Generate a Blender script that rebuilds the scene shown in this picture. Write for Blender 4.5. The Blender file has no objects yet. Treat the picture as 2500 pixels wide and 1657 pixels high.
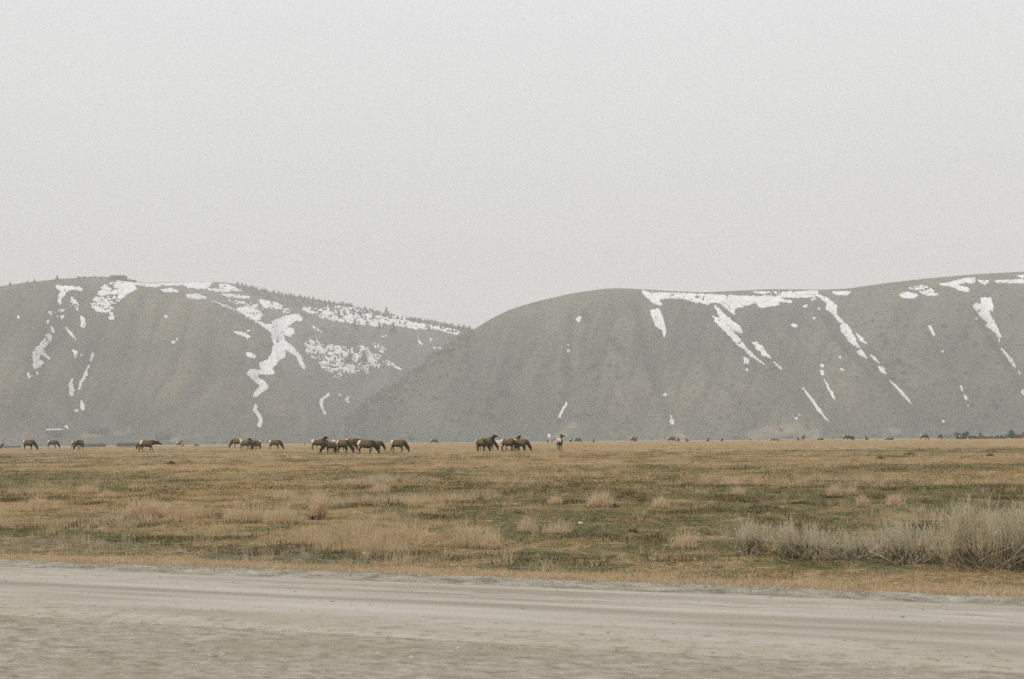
import bpy, bmesh, math, random
import numpy as np
from mathutils import Vector, Matrix
from mathutils.bvhtree import BVHTree

R = math.radians
random.seed(7)
rng = np.random.default_rng(11)
scene = bpy.context.scene
col = scene.collection

# ------------------------------------------------------------------ camera
W_PX, H_PX, F_PX = 2500.0, 1657.0, 3472.2          # photograph pixels, 50 mm on 36 mm film
CAM_Z = 1.75
PITCH, ROLL = math.atan((1060 - 828.5) / F_PX), 0.0092
cam_data = bpy.data.cameras.new('camera')
cam_data.lens, cam_data.sensor_width = 50.0, 36.0
cam_data.clip_start, cam_data.clip_end = 0.1, 20000
cam_data.dof.use_dof = True
cam_data.dof.focus_distance = 38.0
cam_data.dof.aperture_fstop = 4.0
cam = bpy.data.objects.new('camera', cam_data)
col.objects.link(cam)
RM = Matrix.Rotation(R(90) + PITCH, 3, 'X') @ Matrix.Rotation(-ROLL, 3, 'Z')
cam.matrix_world = Matrix.Translation((0, 0, CAM_Z)) @ RM.to_4x4()
scene.camera = cam
RMn = np.array(RM)

# ------------------------------------------------------------------ sky, sun, exposure
world = bpy.data.worlds.new('World')
scene.world = world
world.use_nodes = True
nt = world.node_tree
nt.nodes.clear()
SUN_EL, SUN_AZ = R(44), R(-105)                      # azimuth from +Y towards +X; the sun is behind the overcast
n_out = nt.nodes.new('ShaderNodeOutputWorld')
n_bg = nt.nodes.new('ShaderNodeBackground')
n_sky = nt.nodes.new('ShaderNodeTexSky')
n_sky.sky_type = 'NISHITA'
n_sky.sun_disc = False
n_sky.sun_elevation = SUN_EL
n_sky.sun_rotation = SUN_AZ
n_sky.dust_density = 6.0
n_gain = nt.nodes.new('ShaderNodeVectorMath'); n_gain.operation = 'SCALE'; n_gain.inputs['Scale'].default_value = 0.08
n_tc = nt.nodes.new('ShaderNodeTexCoord')
n_sep = nt.nodes.new('ShaderNodeSeparateXYZ')
n_ramp = nt.nodes.new('ShaderNodeValToRGB')         # the overcast: paler grey at the horizon, brighter overhead
n_ramp.color_ramp.elements[0].position = 0.0
n_ramp.color_ramp.elements[0].color = (0.695, 0.698, 0.694, 1)
n_ramp.color_ramp.elements[1].position = 1.0
n_ramp.color_ramp.elements[1].color = (1.28, 1.30, 1.31, 1)
e = n_ramp.color_ramp.elements.new(0.30); e.color = (0.838, 0.866, 0.880, 1)
n_noise = nt.nodes.new('ShaderNodeTexNoise')
n_noise.inputs['Scale'].default_value = 1.6
n_noise.inputs['Detail'].default_value = 4
n_mul = nt.nodes.new('ShaderNodeMapRange')
n_mul.inputs['To Min'].default_value = 0.95
n_mul.inputs['To Max'].default_value = 1.05
n_sc = nt.nodes.new('ShaderNodeVectorMath'); n_sc.operation = 'SCALE'
n_mix = nt.nodes.new('ShaderNodeMix'); n_mix.data_type = 'RGBA'; n_mix.inputs['Factor'].default_value = 0.95
L = nt.links.new
L(n_sky.outputs[0], n_gain.inputs[0])
L(n_tc.outputs['Generated'], n_sep.inputs[0])
L(n_tc.outputs['Generated'], n_noise.inputs['Vector'])
L(n_sep.outputs['Z'], n_ramp.inputs[0])
L(n_noise.outputs[0], n_mul.inputs['Value'])
L(n_ramp.outputs[0], n_sc.inputs[0]); L(n_mul.outputs[0], n_sc.inputs['Scale'])
L(n_gain.outputs[0], n_mix.inputs['A']); L(n_sc.outputs[0], n_mix.inputs['B'])
L(n_mix.outputs['Result'], n_bg.inputs['Color'])
L(n_bg.outputs[0], n_out.inputs['Surface'])

sun_data = bpy.data.lights.new('sun', 'SUN')
sun_data.energy = 1.1
sun_data.angle = R(25)
sun_data.color = (1.0, 0.95, 0.87)
sun = bpy.data.objects.new('sun', sun_data)
col.objects.link(sun)
sdir = Vector((math.sin(SUN_AZ) * math.cos(SUN_EL), math.cos(SUN_AZ) * math.cos(SUN_EL), math.sin(SUN_EL)))
sun.rotation_euler = (-sdir).to_track_quat('-Z', 'Y').to_euler()

vs = scene.view_settings
vs.view_transform = 'Standard'; vs.look = 'None'; vs.gamma = 1.0; vs.exposure = 0.0
vs.use_curve_mapping = False
scene.cycles.volume_bounces = 2
scene.cycles.sample_clamp_indirect = 4.0
scene.render.filter_size = 1.15
scene.cycles.max_bounces = 6
scene.cycles.use_denoising = False                   # the grain of the film stays
scene.cycles.diffuse_bounces = 3

# ------------------------------------------------------------------ helpers
def ray(px, py):
    v = RMn @ np.array([(px - 1250.0) / F_PX, (828.5 - py) / F_PX, -1.0])
    return v / np.linalg.norm(v)

def project(P):                                     # world (n,3) -> photo pixels
    q = (np.asarray(P) - np.array([0, 0, CAM_Z])) @ RMn
    return np.stack([1250 + F_PX * q[:, 0] / -q[:, 2], 828.5 - F_PX * q[:, 1] / -q[:, 2]], 1)

def hash2(ix, iy, seed):
    h = (ix.astype(np.int64) * 374761393 + iy.astype(np.int64) * 668265263 + seed * 1442695041) & 0x7fffffff
    h = ((h ^ (h >> 13)) * 1274126177) & 0x7fffffff
    h = (h ^ (h >> 16)) & 0x7fffffff
    return (h % 100003) / 100003.0

def vnoise(x, y, seed=0):
    x, y = np.asarray(x, float), np.asarray(y, float)
    ix, iy = np.floor(x), np.floor(y)
    fx, fy = x - ix, y - iy
    fx, fy = fx * fx * (3 - 2 * fx), fy * fy * (3 - 2 * fy)
    a, b = hash2(ix, iy, seed), hash2(ix + 1, iy, seed)
    c, d = hash2(ix, iy + 1, seed), hash2(ix + 1, iy + 1, seed)
    return (a * (1 - fx) + b * fx) * (1 - fy) + (c * (1 - fx) + d * fx) * fy

def fbm(x, y, seed=0, oct=4):
    s, a, t = 0, 1.0, 0
    x, y = np.asarray(x, float), np.asarray(y, float)
    for i in range(oct):
        c, sn = math.cos(i * 1.1), math.sin(i * 1.1)
        s = s + a * vnoise((x * c - y * sn) * 2 ** i + 17.3 * i, (x * sn + y * c) * 2 ** i + 5.1 * i, seed + i)
        t += a; a *= 0.5
    return s / t

def sstep(a, b, x):
    t = np.clip((np.asarray(x, float) - a) / (b - a), 0, 1)
    return t * t * (3 - 2 * t)

def mesh_np(name, verts, faces, mat=None, smooth=False):
    me = bpy.data.meshes.new(name)
    verts = np.asarray(verts, np.float32)
    if isinstance(faces, np.ndarray):
        me.vertices.add(len(verts)); me.vertices.foreach_set('co', verts.ravel())
        n, k = faces.shape
        me.loops.add(n * k); me.loops.foreach_set('vertex_index', faces.astype(np.int32).ravel())
        me.polygons.add(n)
        me.polygons.foreach_set('loop_start', np.arange(0, n * k, k, dtype=np.int32))
        me.update(calc_edges=True); me.validate()
    else:
        me.from_pydata([tuple(v) for v in verts.tolist()], [], faces)
    if smooth:
        me.polygons.foreach_set('use_smooth', np.ones(len(me.polygons), bool))
    if mat: me.materials.append(mat)
    return me

def attr(me, name, vals):
    a = me.attributes.new(name, 'FLOAT', 'POINT')
    a.data.foreach_set('value', np.asarray(vals, np.float32))

def cattr(me, name, rgb):
    a = me.attributes.new(name, 'FLOAT_COLOR', 'POINT')
    n = len(me.vertices)
    d = np.ones((n, 4), np.float32); d[:, :3] = rgb
    a.data.foreach_set('color', d.ravel())

def obj(name, me, parent=None, loc=None, label=None, cat=None, group=None, kind=None):
    o = bpy.data.objects.new(name, me)
    col.objects.link(o)
    if parent: o.parent = parent
    if loc is not None: o.location = loc
    if label: o['label'] = label
    if cat: o['category'] = cat
    if group: o['group'] = group
    if kind: o['kind'] = kind
    return o

class MB:                                            # simple mesh builder
    def __init__(s): s.v, s.f = [], []
    def add(s, verts, faces):
        b = len(s.v); s.v += [tuple(p) for p in verts]; s.f += [tuple(i + b for i in f) for f in faces]
    def box(s, x0, x1, y0, y1, z0, z1):
        s.add([(x0, y0, z0), (x1, y0, z0), (x1, y1, z0), (x0, y1, z0), (x0, y0, z1), (x1, y0, z1), (x1, y1, z1), (x0, y1, z1)],
              [(0, 3, 2, 1), (4, 5, 6, 7), (0, 1, 5, 4), (1, 2, 6, 5), (2, 3, 7, 6), (3, 0, 4, 7)])
    def tube(s, pts, rad, n=6, cap=True):
        pts = [Vector(p) for p in pts]; rings = []
        for i, p in enumerate(pts):
            d = (pts[min(i + 1, len(pts) - 1)] - pts[max(i - 1, 0)])
            if d.length < 1e-6: d = Vector((0, 0, 1))
            d.normalize()
            a = d.orthogonal() if abs(d.y) > 0.95 else d.cross(Vector((0, 1, 0)))
            a.normalize(); b = d.cross(a)
            r = rad[i]; ra, rb = r if isinstance(r, tuple) else (r, r)
            rings.append([p + a * (math.cos(2 * math.pi * k / n) * ra) + b * (math.sin(2 * math.pi * k / n) * rb) for k in range(n)])
        b0 = len(s.v)
        for rg in rings: s.v += [tuple(q) for q in rg]
        for i in range(len(rings) - 1):
            for k in range(n):
                s.f.append((b0 + i * n + k, b0 + i * n + (k + 1) % n, b0 + (i + 1) * n + (k + 1) % n, b0 + (i + 1) * n + k))
        if cap:
            s.f.append(tuple(b0 + k for k in reversed(range(n))))
            s.f.append(tuple(b0 + (len(rings) - 1) * n + k for k in range(n)))
    def mesh(s, name, mat=None, smooth=False):
        me = bpy.data.meshes.new(name); me.from_pydata(s.v, [], s.f)
        if smooth: me.polygons.foreach_set('use_smooth', np.ones(len(me.polygons), bool))
        if mat: me.materials.append(mat)
        return me

# ------------------------------------------------------------------ materials
class NT:
    def __init__(s, name, rough=0.9):
        s.m = bpy.data.materials.new(name); s.m.use_nodes = True
        s.t = s.m.node_tree; s.b = s.t.nodes['Principled BSDF']
        s.b.inputs['Roughness'].default_value = rough
        s.b.inputs['Specular IOR Level'].default_value = 0.15
    def n(s, typ, **kw):
        nd = s.t.nodes.new(typ)
        for k, v in kw.items():
            if k in nd.inputs: nd.inputs[k].default_value = v
            else: setattr(nd, k, v)
        return nd
    def l(s, a, b): s.t.links.new(a, b)
    def coord(s, kind='Object', scale=(1, 1, 1), rot=(0, 0, 0)):
        tc = s.n('ShaderNodeTexCoord'); mp = s.n('ShaderNodeMapping')
        mp.inputs['Scale'].default_value = scale; mp.inputs['Rotation'].default_value = rot
        s.l(tc.outputs[kind], mp.inputs['Vector']); return mp.outputs[0]
    def noise(s, co, scale, detail=4, rough=0.6):
        nd = s.n('ShaderNodeTexNoise', Scale=scale, Detail=detail, Roughness=rough)
        s.l(co, nd.inputs['Vector']); return nd.outputs[0]
    def ramp(s, fac, stops):
        nd = s.n('ShaderNodeValToRGB'); el = nd.color_ramp.elements
        while len(el) < len(stops): el.new(0.5)
        for q, (p, c) in zip(el, stops): q.position = p; q.color = (*c, 1) if len(c) == 3 else c
        s.l(fac, nd.inputs[0]); return nd.outputs[0]
    def mix(s, fac, a, b, mode='MIX'):
        nd = s.n('ShaderNodeMix', data_type='RGBA', blend_type=mode)
        for sock, v in ((nd.inputs['Factor'], fac), (nd.inputs['A'], a), (nd.inputs['B'], b)):
            if isinstance(v, (int, float)): sock.default_value = v
            elif isinstance(v, tuple): sock.default_value = (*v, 1)
            else: s.l(v, sock)
        return nd.outputs['Result']
    def mr(s, v, a, b, c, d):
        nd = s.n('ShaderNodeMapRange'); s.l(v, nd.inputs['Value'])
        for k, x in zip(('From Min', 'From Max', 'To Min', 'To Max'), (a, b, c, d)): nd.inputs[k].default_value = x
        return nd.outputs[0]
    def attr(s, name):
        nd = s.n('ShaderNodeAttribute', attribute_name=name); return nd
    def rnd(s):
        return s.n('ShaderNodeObjectInfo').outputs['Random']
    def bump(s, h, strength=0.5, dist=0.05):
        nd = s.n('ShaderNodeBump', Strength=strength, Distance=dist)
        s.l(h, nd.inputs['Height']); s.l(nd.outputs[0], s.b.inputs['Normal'])
    def color(s, c):
        if isinstance(c, tuple): s.b.inputs['Base Color'].default_value = (*c, 1)
        else: s.l(c, s.b.inputs['Base Color'])
        return s.m

def thin(t, c, k=0.45):                              # thin blades let light through
    t.color(c)
    tr = t.n('ShaderNodeBsdfTranslucent'); t.l(c, tr.inputs['Color'])
    mx = t.n('ShaderNodeMixShader', Fac=k)
    t.l(t.b.outputs[0], mx.inputs[1]); t.l(tr.outputs[0], mx.inputs[2])
    t.l(mx.outputs[0], t.t.nodes['Material Output'].inputs['Surface'])
    return t.m

def mat_var(name, a, b, scale=3.0, rough=0.9, blade=False):       # two-tone noise material
    t = NT(name, rough); co = t.coord()
    c = t.ramp(t.noise(co, scale, 5), [(0.3, a), (0.7, b)])
    return thin(t, c) if blade else t.color(c)

def mat_rand(name, stops, rough=0.95, blade=False):               # colour by instance, with grain along the piece
    t = NT(name, rough)
    c = t.ramp(t.rnd(), stops)
    g = t.mr(t.noise(t.coord(), 9.0, 3), 0.3, 0.7, 0.75, 1.2)
    nd = t.n('ShaderNodeVectorMath', operation='SCALE'); t.l(c, nd.inputs[0]); t.l(g, nd.inputs['Scale'])
    return thin(t, nd.outputs[0]) if blade else t.color(nd.outputs[0])

# field: masks from attributes, colours in nodes
t = NT('field_ground'); co = t.coord()
fine = t.noise(co, 7.0, 8, 0.7); mid = t.noise(co, 0.9, 6, 0.65)
straw = t.ramp(fine, [(0.36, (0.13, 0.088, 0.042)), (0.49, (0.35, 0.25, 0.135)), (0.62, (0.58, 0.43, 0.26))])
green = t.ramp(fine, [(0.37, (0.035, 0.035, 0.014)), (0.48, (0.118, 0.113, 0.047)), (0.62, (0.29, 0.245, 0.125))])
bare = t.ramp(fine, [(0.37, (0.085, 0.078, 0.05)), (0.49, (0.24, 0.21, 0.155)), (0.63, (0.42, 0.37, 0.29))])
ga = t.n('ShaderNodeMath', operation='ADD'); t.l(t.attr('green').outputs['Fac'], ga.inputs[0]); t.l(t.mr(mid, 0.35, 0.65, -0.6, 0.6), ga.inputs[1])
ba = t.n('ShaderNodeMath', operation='ADD'); t.l(t.attr('bare').outputs['Fac'], ba.inputs[0]); t.l(t.mr(mid, 0.3, 0.7, -0.25, 0.25), ba.inputs[1])
c = t.mix(t.mr(ga.outputs[0], 0.25, 0.65, 0, 1), straw, green)
c = t.mix(t.mr(ba.outputs[0], 0.25, 0.75, 0, 1), c, bare)
t.bump(fine, 1.0, 0.12)
M_FIELD = t.color(c)

def hill_mat(name, warm, cool, dark, scale):
    t = NT(name); co = t.coord()
    big = t.noise(co, 0.006 * scale, 6, 0.6)
    dn = t.noise(t.coord(scale=(1, 1, 0.25)), 0.018 * scale, 5, 0.6)
    sp = t.noise(co, 0.16 * scale, 5, 0.75)
    c = t.mix(t.mr(big, 0.42, 0.58, 0, 1), warm, cool)
    c = t.mix(t.mr(dn, 0.45, 0.7, 0, 0.6), c, cool)
    c = t.mix(t.mr(sp, 0.50, 0.64, 0, 0.8), c, dark)
    c = t.mix(t.mr(t.noise(co, 0.045 * scale, 6, 0.7), 0.50, 0.66, 0, 0.35), c, dark)
    nd = t.attr('shade_veg')  # relief shade painted along ribs and gullies, plus darker vegetation bands
    c = t.mix(nd.outputs['Fac'], c, dark)
    nd = t.attr('earth')
    ec = t.ramp(sp, [(0.3, (0.30, 0.24, 0.16)), (0.7, (0.46, 0.38, 0.27))])
    c = t.mix(nd.outputs['Fac'], c, ec)
    t.bump(sp, 0.8, 3.0)
    return t.color(c)
M_HILL_R = hill_mat('sage_hillside', (0.176, 0.159, 0.112), (0.092, 0.104, 0.084), (0.022, 0.036, 0.034), 1.0)
M_HILL_L = hill_mat('grassy_hillside', (0.178, 0.157, 0.102), (0.086, 0.094, 0.072), (0.026, 0.038, 0.034), 0.9)
M_HILL_B = hill_mat('brushy_hillside', (0.135, 0.132, 0.10), (0.09, 0.100, 0.088), (0.03, 0.040, 0.038), 0.8)
t = NT('snow', 0.7); co = t.coord()
sn = t.noise(co, 0.10, 8, 0.75)
M_SNOW = t.color(t.ramp(sn, [(0.33, (0.36, 0.34, 0.31)), (0.41, (0.66, 0.65, 0.64)), (0.52, (0.82, 0.82, 0.82)), (0.7, (0.88, 0.88, 0.88))]))

ROAD_ANG = math.atan2(-5.5, 12.2)
t = NT('gravel_road', 0.95)
co = t.coord(); cs = t.coord(scale=(0.09, 1.0, 1.0))
st = t.noise(cs, 2.2, 6, 0.62); st2 = t.noise(cs, 9.0, 5, 0.6); gr = t.noise(co, 55, 6, 0.75); lg = t.noise(co, 0.7, 4, 0.55)
c = t.ramp(st, [(0.34, (0.305, 0.260, 0.207)), (0.48, (0.408, 0.360, 0.303)), (0.64, (0.48, 0.438, 0.388))])
c = t.mix(t.mr(st2, 0.56, 0.72, 0, 0.28), c, (0.28, 0.225, 0.155))
c = t.mix(t.mr(gr, 0.5, 0.72, 0, 0.30), c, (0.27, 0.24, 0.20))
c = t.mix(t.mr(lg, 0.5, 0.75, 0, 0.35), c, (0.40, 0.375, 0.345))
sy = t.n('ShaderNodeSeparateXYZ'); t.l(t.coord(), sy.inputs[0])
wv = t.n('ShaderNodeMath', operation='MULTIPLY_ADD'); t.l(st, wv.inputs[0]); wv.inputs[1].default_value = 0.35; t.l(sy.outputs['Y'], wv.inputs[2])
rut = t.ramp(t.mr(wv.outputs[0], 0.0, 4.4, 0, 1), [(0.0, (0, 0, 0)), (0.20, (0.1,) * 3), (0.29, (0.0,) * 3), (0.46, (0.0,) * 3), (0.515, (0.85,) * 3), (0.55, (0.85,) * 3), (0.585, (0,) * 3), (0.80, (0.0,) * 3), (0.85, (0.45,) * 3), (0.92, (0.15,) * 3)])
c = t.mix(t.mr(rut, 0, 1, 0, 0.55), c, (0.21, 0.165, 0.115))
tk = t.noise(t.coord(scale=(0.55, 3.2, 1), rot=(0, 0, R(-9))), 2.6, 5, 0.6)
band = t.ramp(t.mr(wv.outputs[0], 0.0, 4.4, 0, 1), [(0.0, (0,) * 3), (0.62, (0,) * 3), (0.70, (1,) * 3), (0.86, (1,) * 3), (0.92, (0,) * 3)])
tm = t.n('ShaderNodeMath', operation='MULTIPLY'); t.l(t.mr(tk, 0.53, 0.66, 0, 0.6), tm.inputs[0]); t.l(band, tm.inputs[1])
c = t.mix(tm.outputs[0], c, (0.21, 0.17, 0.11))
en = t.noise(t.coord(scale=(0.6, 1, 1)), 7.0, 9, 0.8)
ec = t.ramp(en, [(0.37, (0.22, 0.185, 0.13)), (0.48, (0.39, 0.34, 0.265)), (0.62, (0.52, 0.465, 0.385))])
ef = t.n('ShaderNodeMath', operation='MULTIPLY_ADD'); t.l(t.mr(en, 0.35, 0.65, -0.9, 0.9), ef.inputs[0]); ef.inputs[1].default_value = 1.0; t.l(sy.outputs['Y'], ef.inputs[2])
c = t.mix(t.mr(ef.outputs[0], 0.0, 0.9, 0.9, 0.0), c, ec)
t.bump(gr, 0.5, 0.01)
M_ROAD = t.color(c)
t = NT('dirt_shoulder', 0.95); co = t.coord(); cs = t.coord(scale=(0.6, 1, 1))
a1 = t.noise(cs, 7.0, 9, 0.8); a2 = t.noise(co, 40, 5, 0.7); a3 = t.noise(cs, 0.6, 4)
c = t.ramp(a1, [(0.36, (0.20, 0.165, 0.12)), (0.48, (0.36, 0.315, 0.25)), (0.62, (0.49, 0.44, 0.37))])
c = t.mix(t.mr(a2, 0.45, 0.7, 0, 0.4), c, (0.22, 0.19, 0.145))
c = t.mix(t.mr(a3, 0.5, 0.65, 0, 0.35), c, (0.27, 0.225, 0.15))
t.bump(a2, 0.9, 0.02)
M_SHOULDER = t.color(c)
t = NT('gravel_berm', 0.95); co = t.coord(); cs = t.coord(scale=(0.4, 1, 1))
a1 = t.noise(cs, 5.0, 8, 0.75); a2 = t.noise(co, 45, 5, 0.7)
c = t.ramp(a1, [(0.36, (0.19, 0.165, 0.115)), (0.48, (0.38, 0.335, 0.26)), (0.62, (0.56, 0.515, 0.44))])
c = t.mix(t.mr(a2, 0.45, 0.7, 0, 0.5), c, (0.18, 0.16, 0.115))
t.bump(a2, 1.0, 0.03)
M_BERM = t.color(c)
M_STONE = mat_rand('gravel_stone', [(0.0, (0.22, 0.195, 0.155)), (0.5, (0.38, 0.345, 0.285)), (1.0, (0.55, 0.51, 0.45))])
M_STRAW = mat_rand('dry_straw', [(0.0, (0.32, 0.205, 0.095)), (0.35, (0.51, 0.36, 0.19)), (0.75, (0.69, 0.52, 0.30)), (1.0, (0.48, 0.30, 0.14))], blade=True)
M_TALL = mat_rand('tall_pale_straw', [(0.0, (0.44, 0.32, 0.19)), (0.4, (0.62, 0.48, 0.31)), (1.0, (0.74, 0.60, 0.42))], blade=True)
M_TURF = mat_rand('short_turf', [(0.0, (0.075, 0.098, 0.030)), (0.35, (0.14, 0.146, 0.050)), (0.65, (0.28, 0.235, 0.105)), (1.0, (0.48, 0.36, 0.18))], blade=True)
M_TUSSOCK = mat_var('tussock_straw', (0.56, 0.42, 0.26), (0.80, 0.66, 0.47), 14, blade=True)
M_TUSSOCK_OLD = mat_var('matted_old_grass', (0.10, 0.08, 0.035), (0.20, 0.15, 0.07), 9)
M_WOOD = mat_var('grey_sage_wood', (0.27, 0.22, 0.155), (0.60, 0.515, 0.395), 18)
M_TWIG = mat_var('sage_twig', (0.48, 0.415, 0.285), (0.73, 0.65, 0.49), 7, blade=True)
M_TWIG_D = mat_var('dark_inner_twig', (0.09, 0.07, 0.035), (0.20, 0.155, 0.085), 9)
M_EARTH = mat_var('dark_molehill_earth', (0.05, 0.042, 0.022), (0.12, 0.095, 0.05), 6)
M_CONIFER = mat_rand('conifer_needles', [(0, (0.020, 0.030, 0.022)), (1, (0.05, 0.062, 0.042))])
M_BRUSH = mat_rand('hillside_brush', [(0, (0.028, 0.035, 0.03)), (0.6, (0.05, 0.058, 0.043)), (1, (0.085, 0.088, 0.066))])
M_RIDGE = mat_var('ridge_wood_foliage', (0.05, 0.058, 0.045), (0.10, 0.10, 0.08), 0.05)
M_BARK = mat_var('bark', (0.05, 0.04, 0.03), (0.12, 0.10, 0.08), 4)
M_ASPEN = mat_rand('bare_aspen', [(0, (0.12, 0.11, 0.095)), (1, (0.20, 0.18, 0.155))])
M_BUSH = mat_rand('bush_leaves', [(0, (0.045, 0.052, 0.03)), (1, (0.085, 0.082, 0.05))])
M_HEDGE = mat_rand('hedge_leaves', [(0, (0.05, 0.05, 0.045)), (1, (0.08, 0.078, 0.068))])
M_RUST = mat_rand('rusty_dead_needles', [(0, (0.24, 0.12, 0.06)), (1, (0.34, 0.18, 0.10))])
M_BARN = mat_var('dark_barn_boards', (0.018, 0.021, 0.024), (0.04, 0.042, 0.044), 0.8)
M_ROOF_D = mat_var('dark_roof', (0.022, 0.026, 0.03), (0.045, 0.048, 0.052), 0.8)
M_ROOF_P = mat_var('pale_metal_roof', (0.50, 0.52, 0.52), (0.62, 0.62, 0.60), 0.6, 0.5)
M_ROOF_S = mat_var('faded_tan_roof', (0.42, 0.38, 0.30), (0.56, 0.52, 0.44), 0.6, 0.6)
M_GLASS = NT('window_glass', 0.15).color((0.03, 0.035, 0.04))
M_FENCE = mat_var('weathered_fence', (0.16, 0.17, 0.17), (0.27, 0.28, 0.28), 3)
M_POST = mat_var('white_painted_post', (0.70, 0.70, 0.68), (0.8, 0.8, 0.78), 5)
M_WHITE_ROCK = mat_var('pale_stone', (0.55, 0.52, 0.47), (0.75, 0.72, 0.67), 8)
t = NT('elk_coat', 0.95)
fur = t.mr(t.noise(t.coord(), 22, 4), 0.3, 0.7, 0.75, 1.25)
nd = t.n('ShaderNodeVectorMath', operation='SCALE'); t.l(t.attr('coat').outputs['Color'], nd.inputs[0]); t.l(fur, nd.inputs['Scale'])
M_ELK = t.color(nd.outputs[0])

# ------------------------------------------------------------------ terrain
P0 = np.array([-7.09, 19.7]); RD = np.array([math.cos(ROAD_ANG), math.sin(ROAD_ANG)]); RN = np.array([-RD[1], RD[0]])
ROAD_W = 4.1
def road_v(x, y):                                    # metres beyond the road's far edge (positive into the field)
    return (x - P0[0]) * RN[0] + (y - P0[1]) * RN[1]
def terrain(x, y):
    x, y = np.asarray(x, float), np.asarray(y, float)
    s = (y - 330) / 30.0
    z = -0.0095 * 30.0 * np.where(s > 30, s, np.log1p(np.exp(np.minimum(s, 30))))
    z = np.maximum(z, -6.0)
    v = road_v(x, y)
    amp = sstep(0.9, 3.5, v)
    z = z + amp * (0.10 * (fbm(x / 3.1, y / 3.1, 3, 3) - 0.5) + 0.14 * sstep(20, 60, v) * (fbm(x / 16., y / 16., 9, 3) - 0.5)
                   + 0.35 * sstep(60, 200, v) * (fbm(x / 60., y / 60., 14, 3) - 0.5))
    z = z + 0.13 * amp * np.abs(fbm(x / 0.5, y / 0.5, 21, 3) - 0.5) * (1 - sstep(40, 80, v))
    z = np.where(v < 0.6, z - 0.03, z)
    return z
def tz(x, y): return float(terrain(np.array([x]), np.array([y]))[0])

def ground_at(px, py):                               # where the pixel's ray meets the field
    d = ray(px, py)
    rs = np.geomspace(6, 330, 3000)
    X, Y, Z = d[0] * rs, d[1] * rs, CAM_Z + d[2] * rs
    h = Z - terrain(X, Y)
    i = np.argmax(h < 0) if (h < 0).any() else len(rs) - 1
    return float(X[i]), float(Y[i]), float(terrain(X[i:i + 1], Y[i:i + 1])[0])
def at_dist(px, dist):                               # on the field below this pixel column, at a known distance
    d = ray(px, 1065); k = dist / d[1]
    x, y = d[0] * k, dist
    return x, y, tz(x, y)

def masks(x, y):
    v = road_v(x, y)
    n1 = fbm(x / 7., y / 9., 31, 4); n2 = fbm(x / 2.6, y / 3.2, 37, 3); n3 = fbm(x / 25., y / 30., 41, 3)
    n4 = fbm(x / 0.7, y / 1.0, 45, 3)
    g = 0.25 + 2.0 * (n1 - 0.5) + 1.3 * (n2 - 0.5) + 0.7 * (n3 - 0.5) + 1.2 * (n4 - 0.5) * (1 - sstep(35, 80, y))
    g = g + 0.40 * sstep(24, 27, y) * (1 - sstep(30, 34, y)) * sstep(-4, 0, x)
    g = g + 0.50 * sstep(36, 42, y) * (1 - sstep(66, 84, y))
    g = g + 0.35 * sstep(92, 104, y) * (1 - sstep(125, 150, y)) * sstep(5, 25, x)
    g = g - 0.15 * sstep(78, 88, y) * (1 - sstep(92, 104, y))
    g = g - 0.75 * sstep(135, 165, y) * sstep(-35, 10, x)
    g = g - 0.25 * sstep(170, 230, y)
    g = g + 0.25 * sstep(1.2, 2.5, v) * (1 - sstep(4, 6.5, v))
    g = g - 0.55 * sstep(1, 5, x) * (1 - sstep(3.0, 4.6, v)) - 0.25 * sstep(-4, 0, x) * (1 - sstep(4.0, 6.5, v))
    g = np.where(v < 1.25 + 0.8 * n2, -0.4, g)
    b = -0.15 + 0.9 * (n2 - 0.5) + 0.75 * sstep(1.6, 2.3, v) * (1 - sstep(3.6, 5.8, v)) * (0.45 + 0.55 * sstep(2, -6, x))
    b = np.where(v < 1.3, -0.2, b)
    return np.clip(g, 0, 1), np.clip(b, 0, 1)

th = np.concatenate([np.linspace(-180, -34, 74)[:-1], np.linspace(-34, 34, 480)[:-1], np.linspace(34, 180, 74)])
rr = np.concatenate([[0.0], np.geomspace(1.5, 8, 18)[:-1], np.geomspace(8, 420, 430)[:-1], np.geomspace(420, 3600, 70)])
TH, RR = np.meshgrid(np.radians(th), rr)
GX, GY = RR * np.sin(TH), RR * np.cos(TH)
GZ = terrain(GX, GY)
nr, nc = GX.shape
V = np.stack([GX.ravel(), GY.ravel(), GZ.ravel()], 1)
I = np.arange(nr * nc).reshape(nr, nc)
Fq = np.stack([I[:-1, :-1], I[:-1, 1:], I[1:, 1:], I[1:, :-1]], -1).reshape(-1, 4)
me = mesh_np('field', V, Fq, M_FIELD, True)
g, b = masks(V[:, 0], V[:, 1])
if len(me.vertices) == len(V):
    attr(me, 'green', g); attr(me, 'bare', b)
obj('field', me, kind='structure')

# ------------------------------------------------------------------ road, shoulder, berm
def strip(name, u0, u1, du, v0, v1, dv, hfun, mat):
    us = np.arange(u0, u1 + 1e-6, du); vv = np.linspace(v0, v1, max(2, int(round((v1 - v0) / dv)) + 1))
    U, Vv = np.meshgrid(us, vv)
    Z = hfun(U, Vv)
    n, m = U.shape
    I = np.arange(n * m).reshape(n, m)
    Fq = np.stack([I[:-1, :-1], I[:-1, 1:], I[1:, 1:], I[1:, :-1]], -1).reshape(-1, 4)
    me = mesh_np(name, np.stack([U.ravel(), Vv.ravel(), Z.ravel()], 1), Fq, mat, True)
    o = obj(name, me, loc=(P0[0] - RN[0] * ROAD_W, P0[1] - RN[1] * ROAD_W, 0), kind='structure')
    o.rotation_euler = (0, 0, ROAD_ANG)
    return o
edge = lambda U: 0.10 * (fbm(U / 1.7, U * 0 + 3.3, 51, 3) - 0.5) * 2
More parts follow.
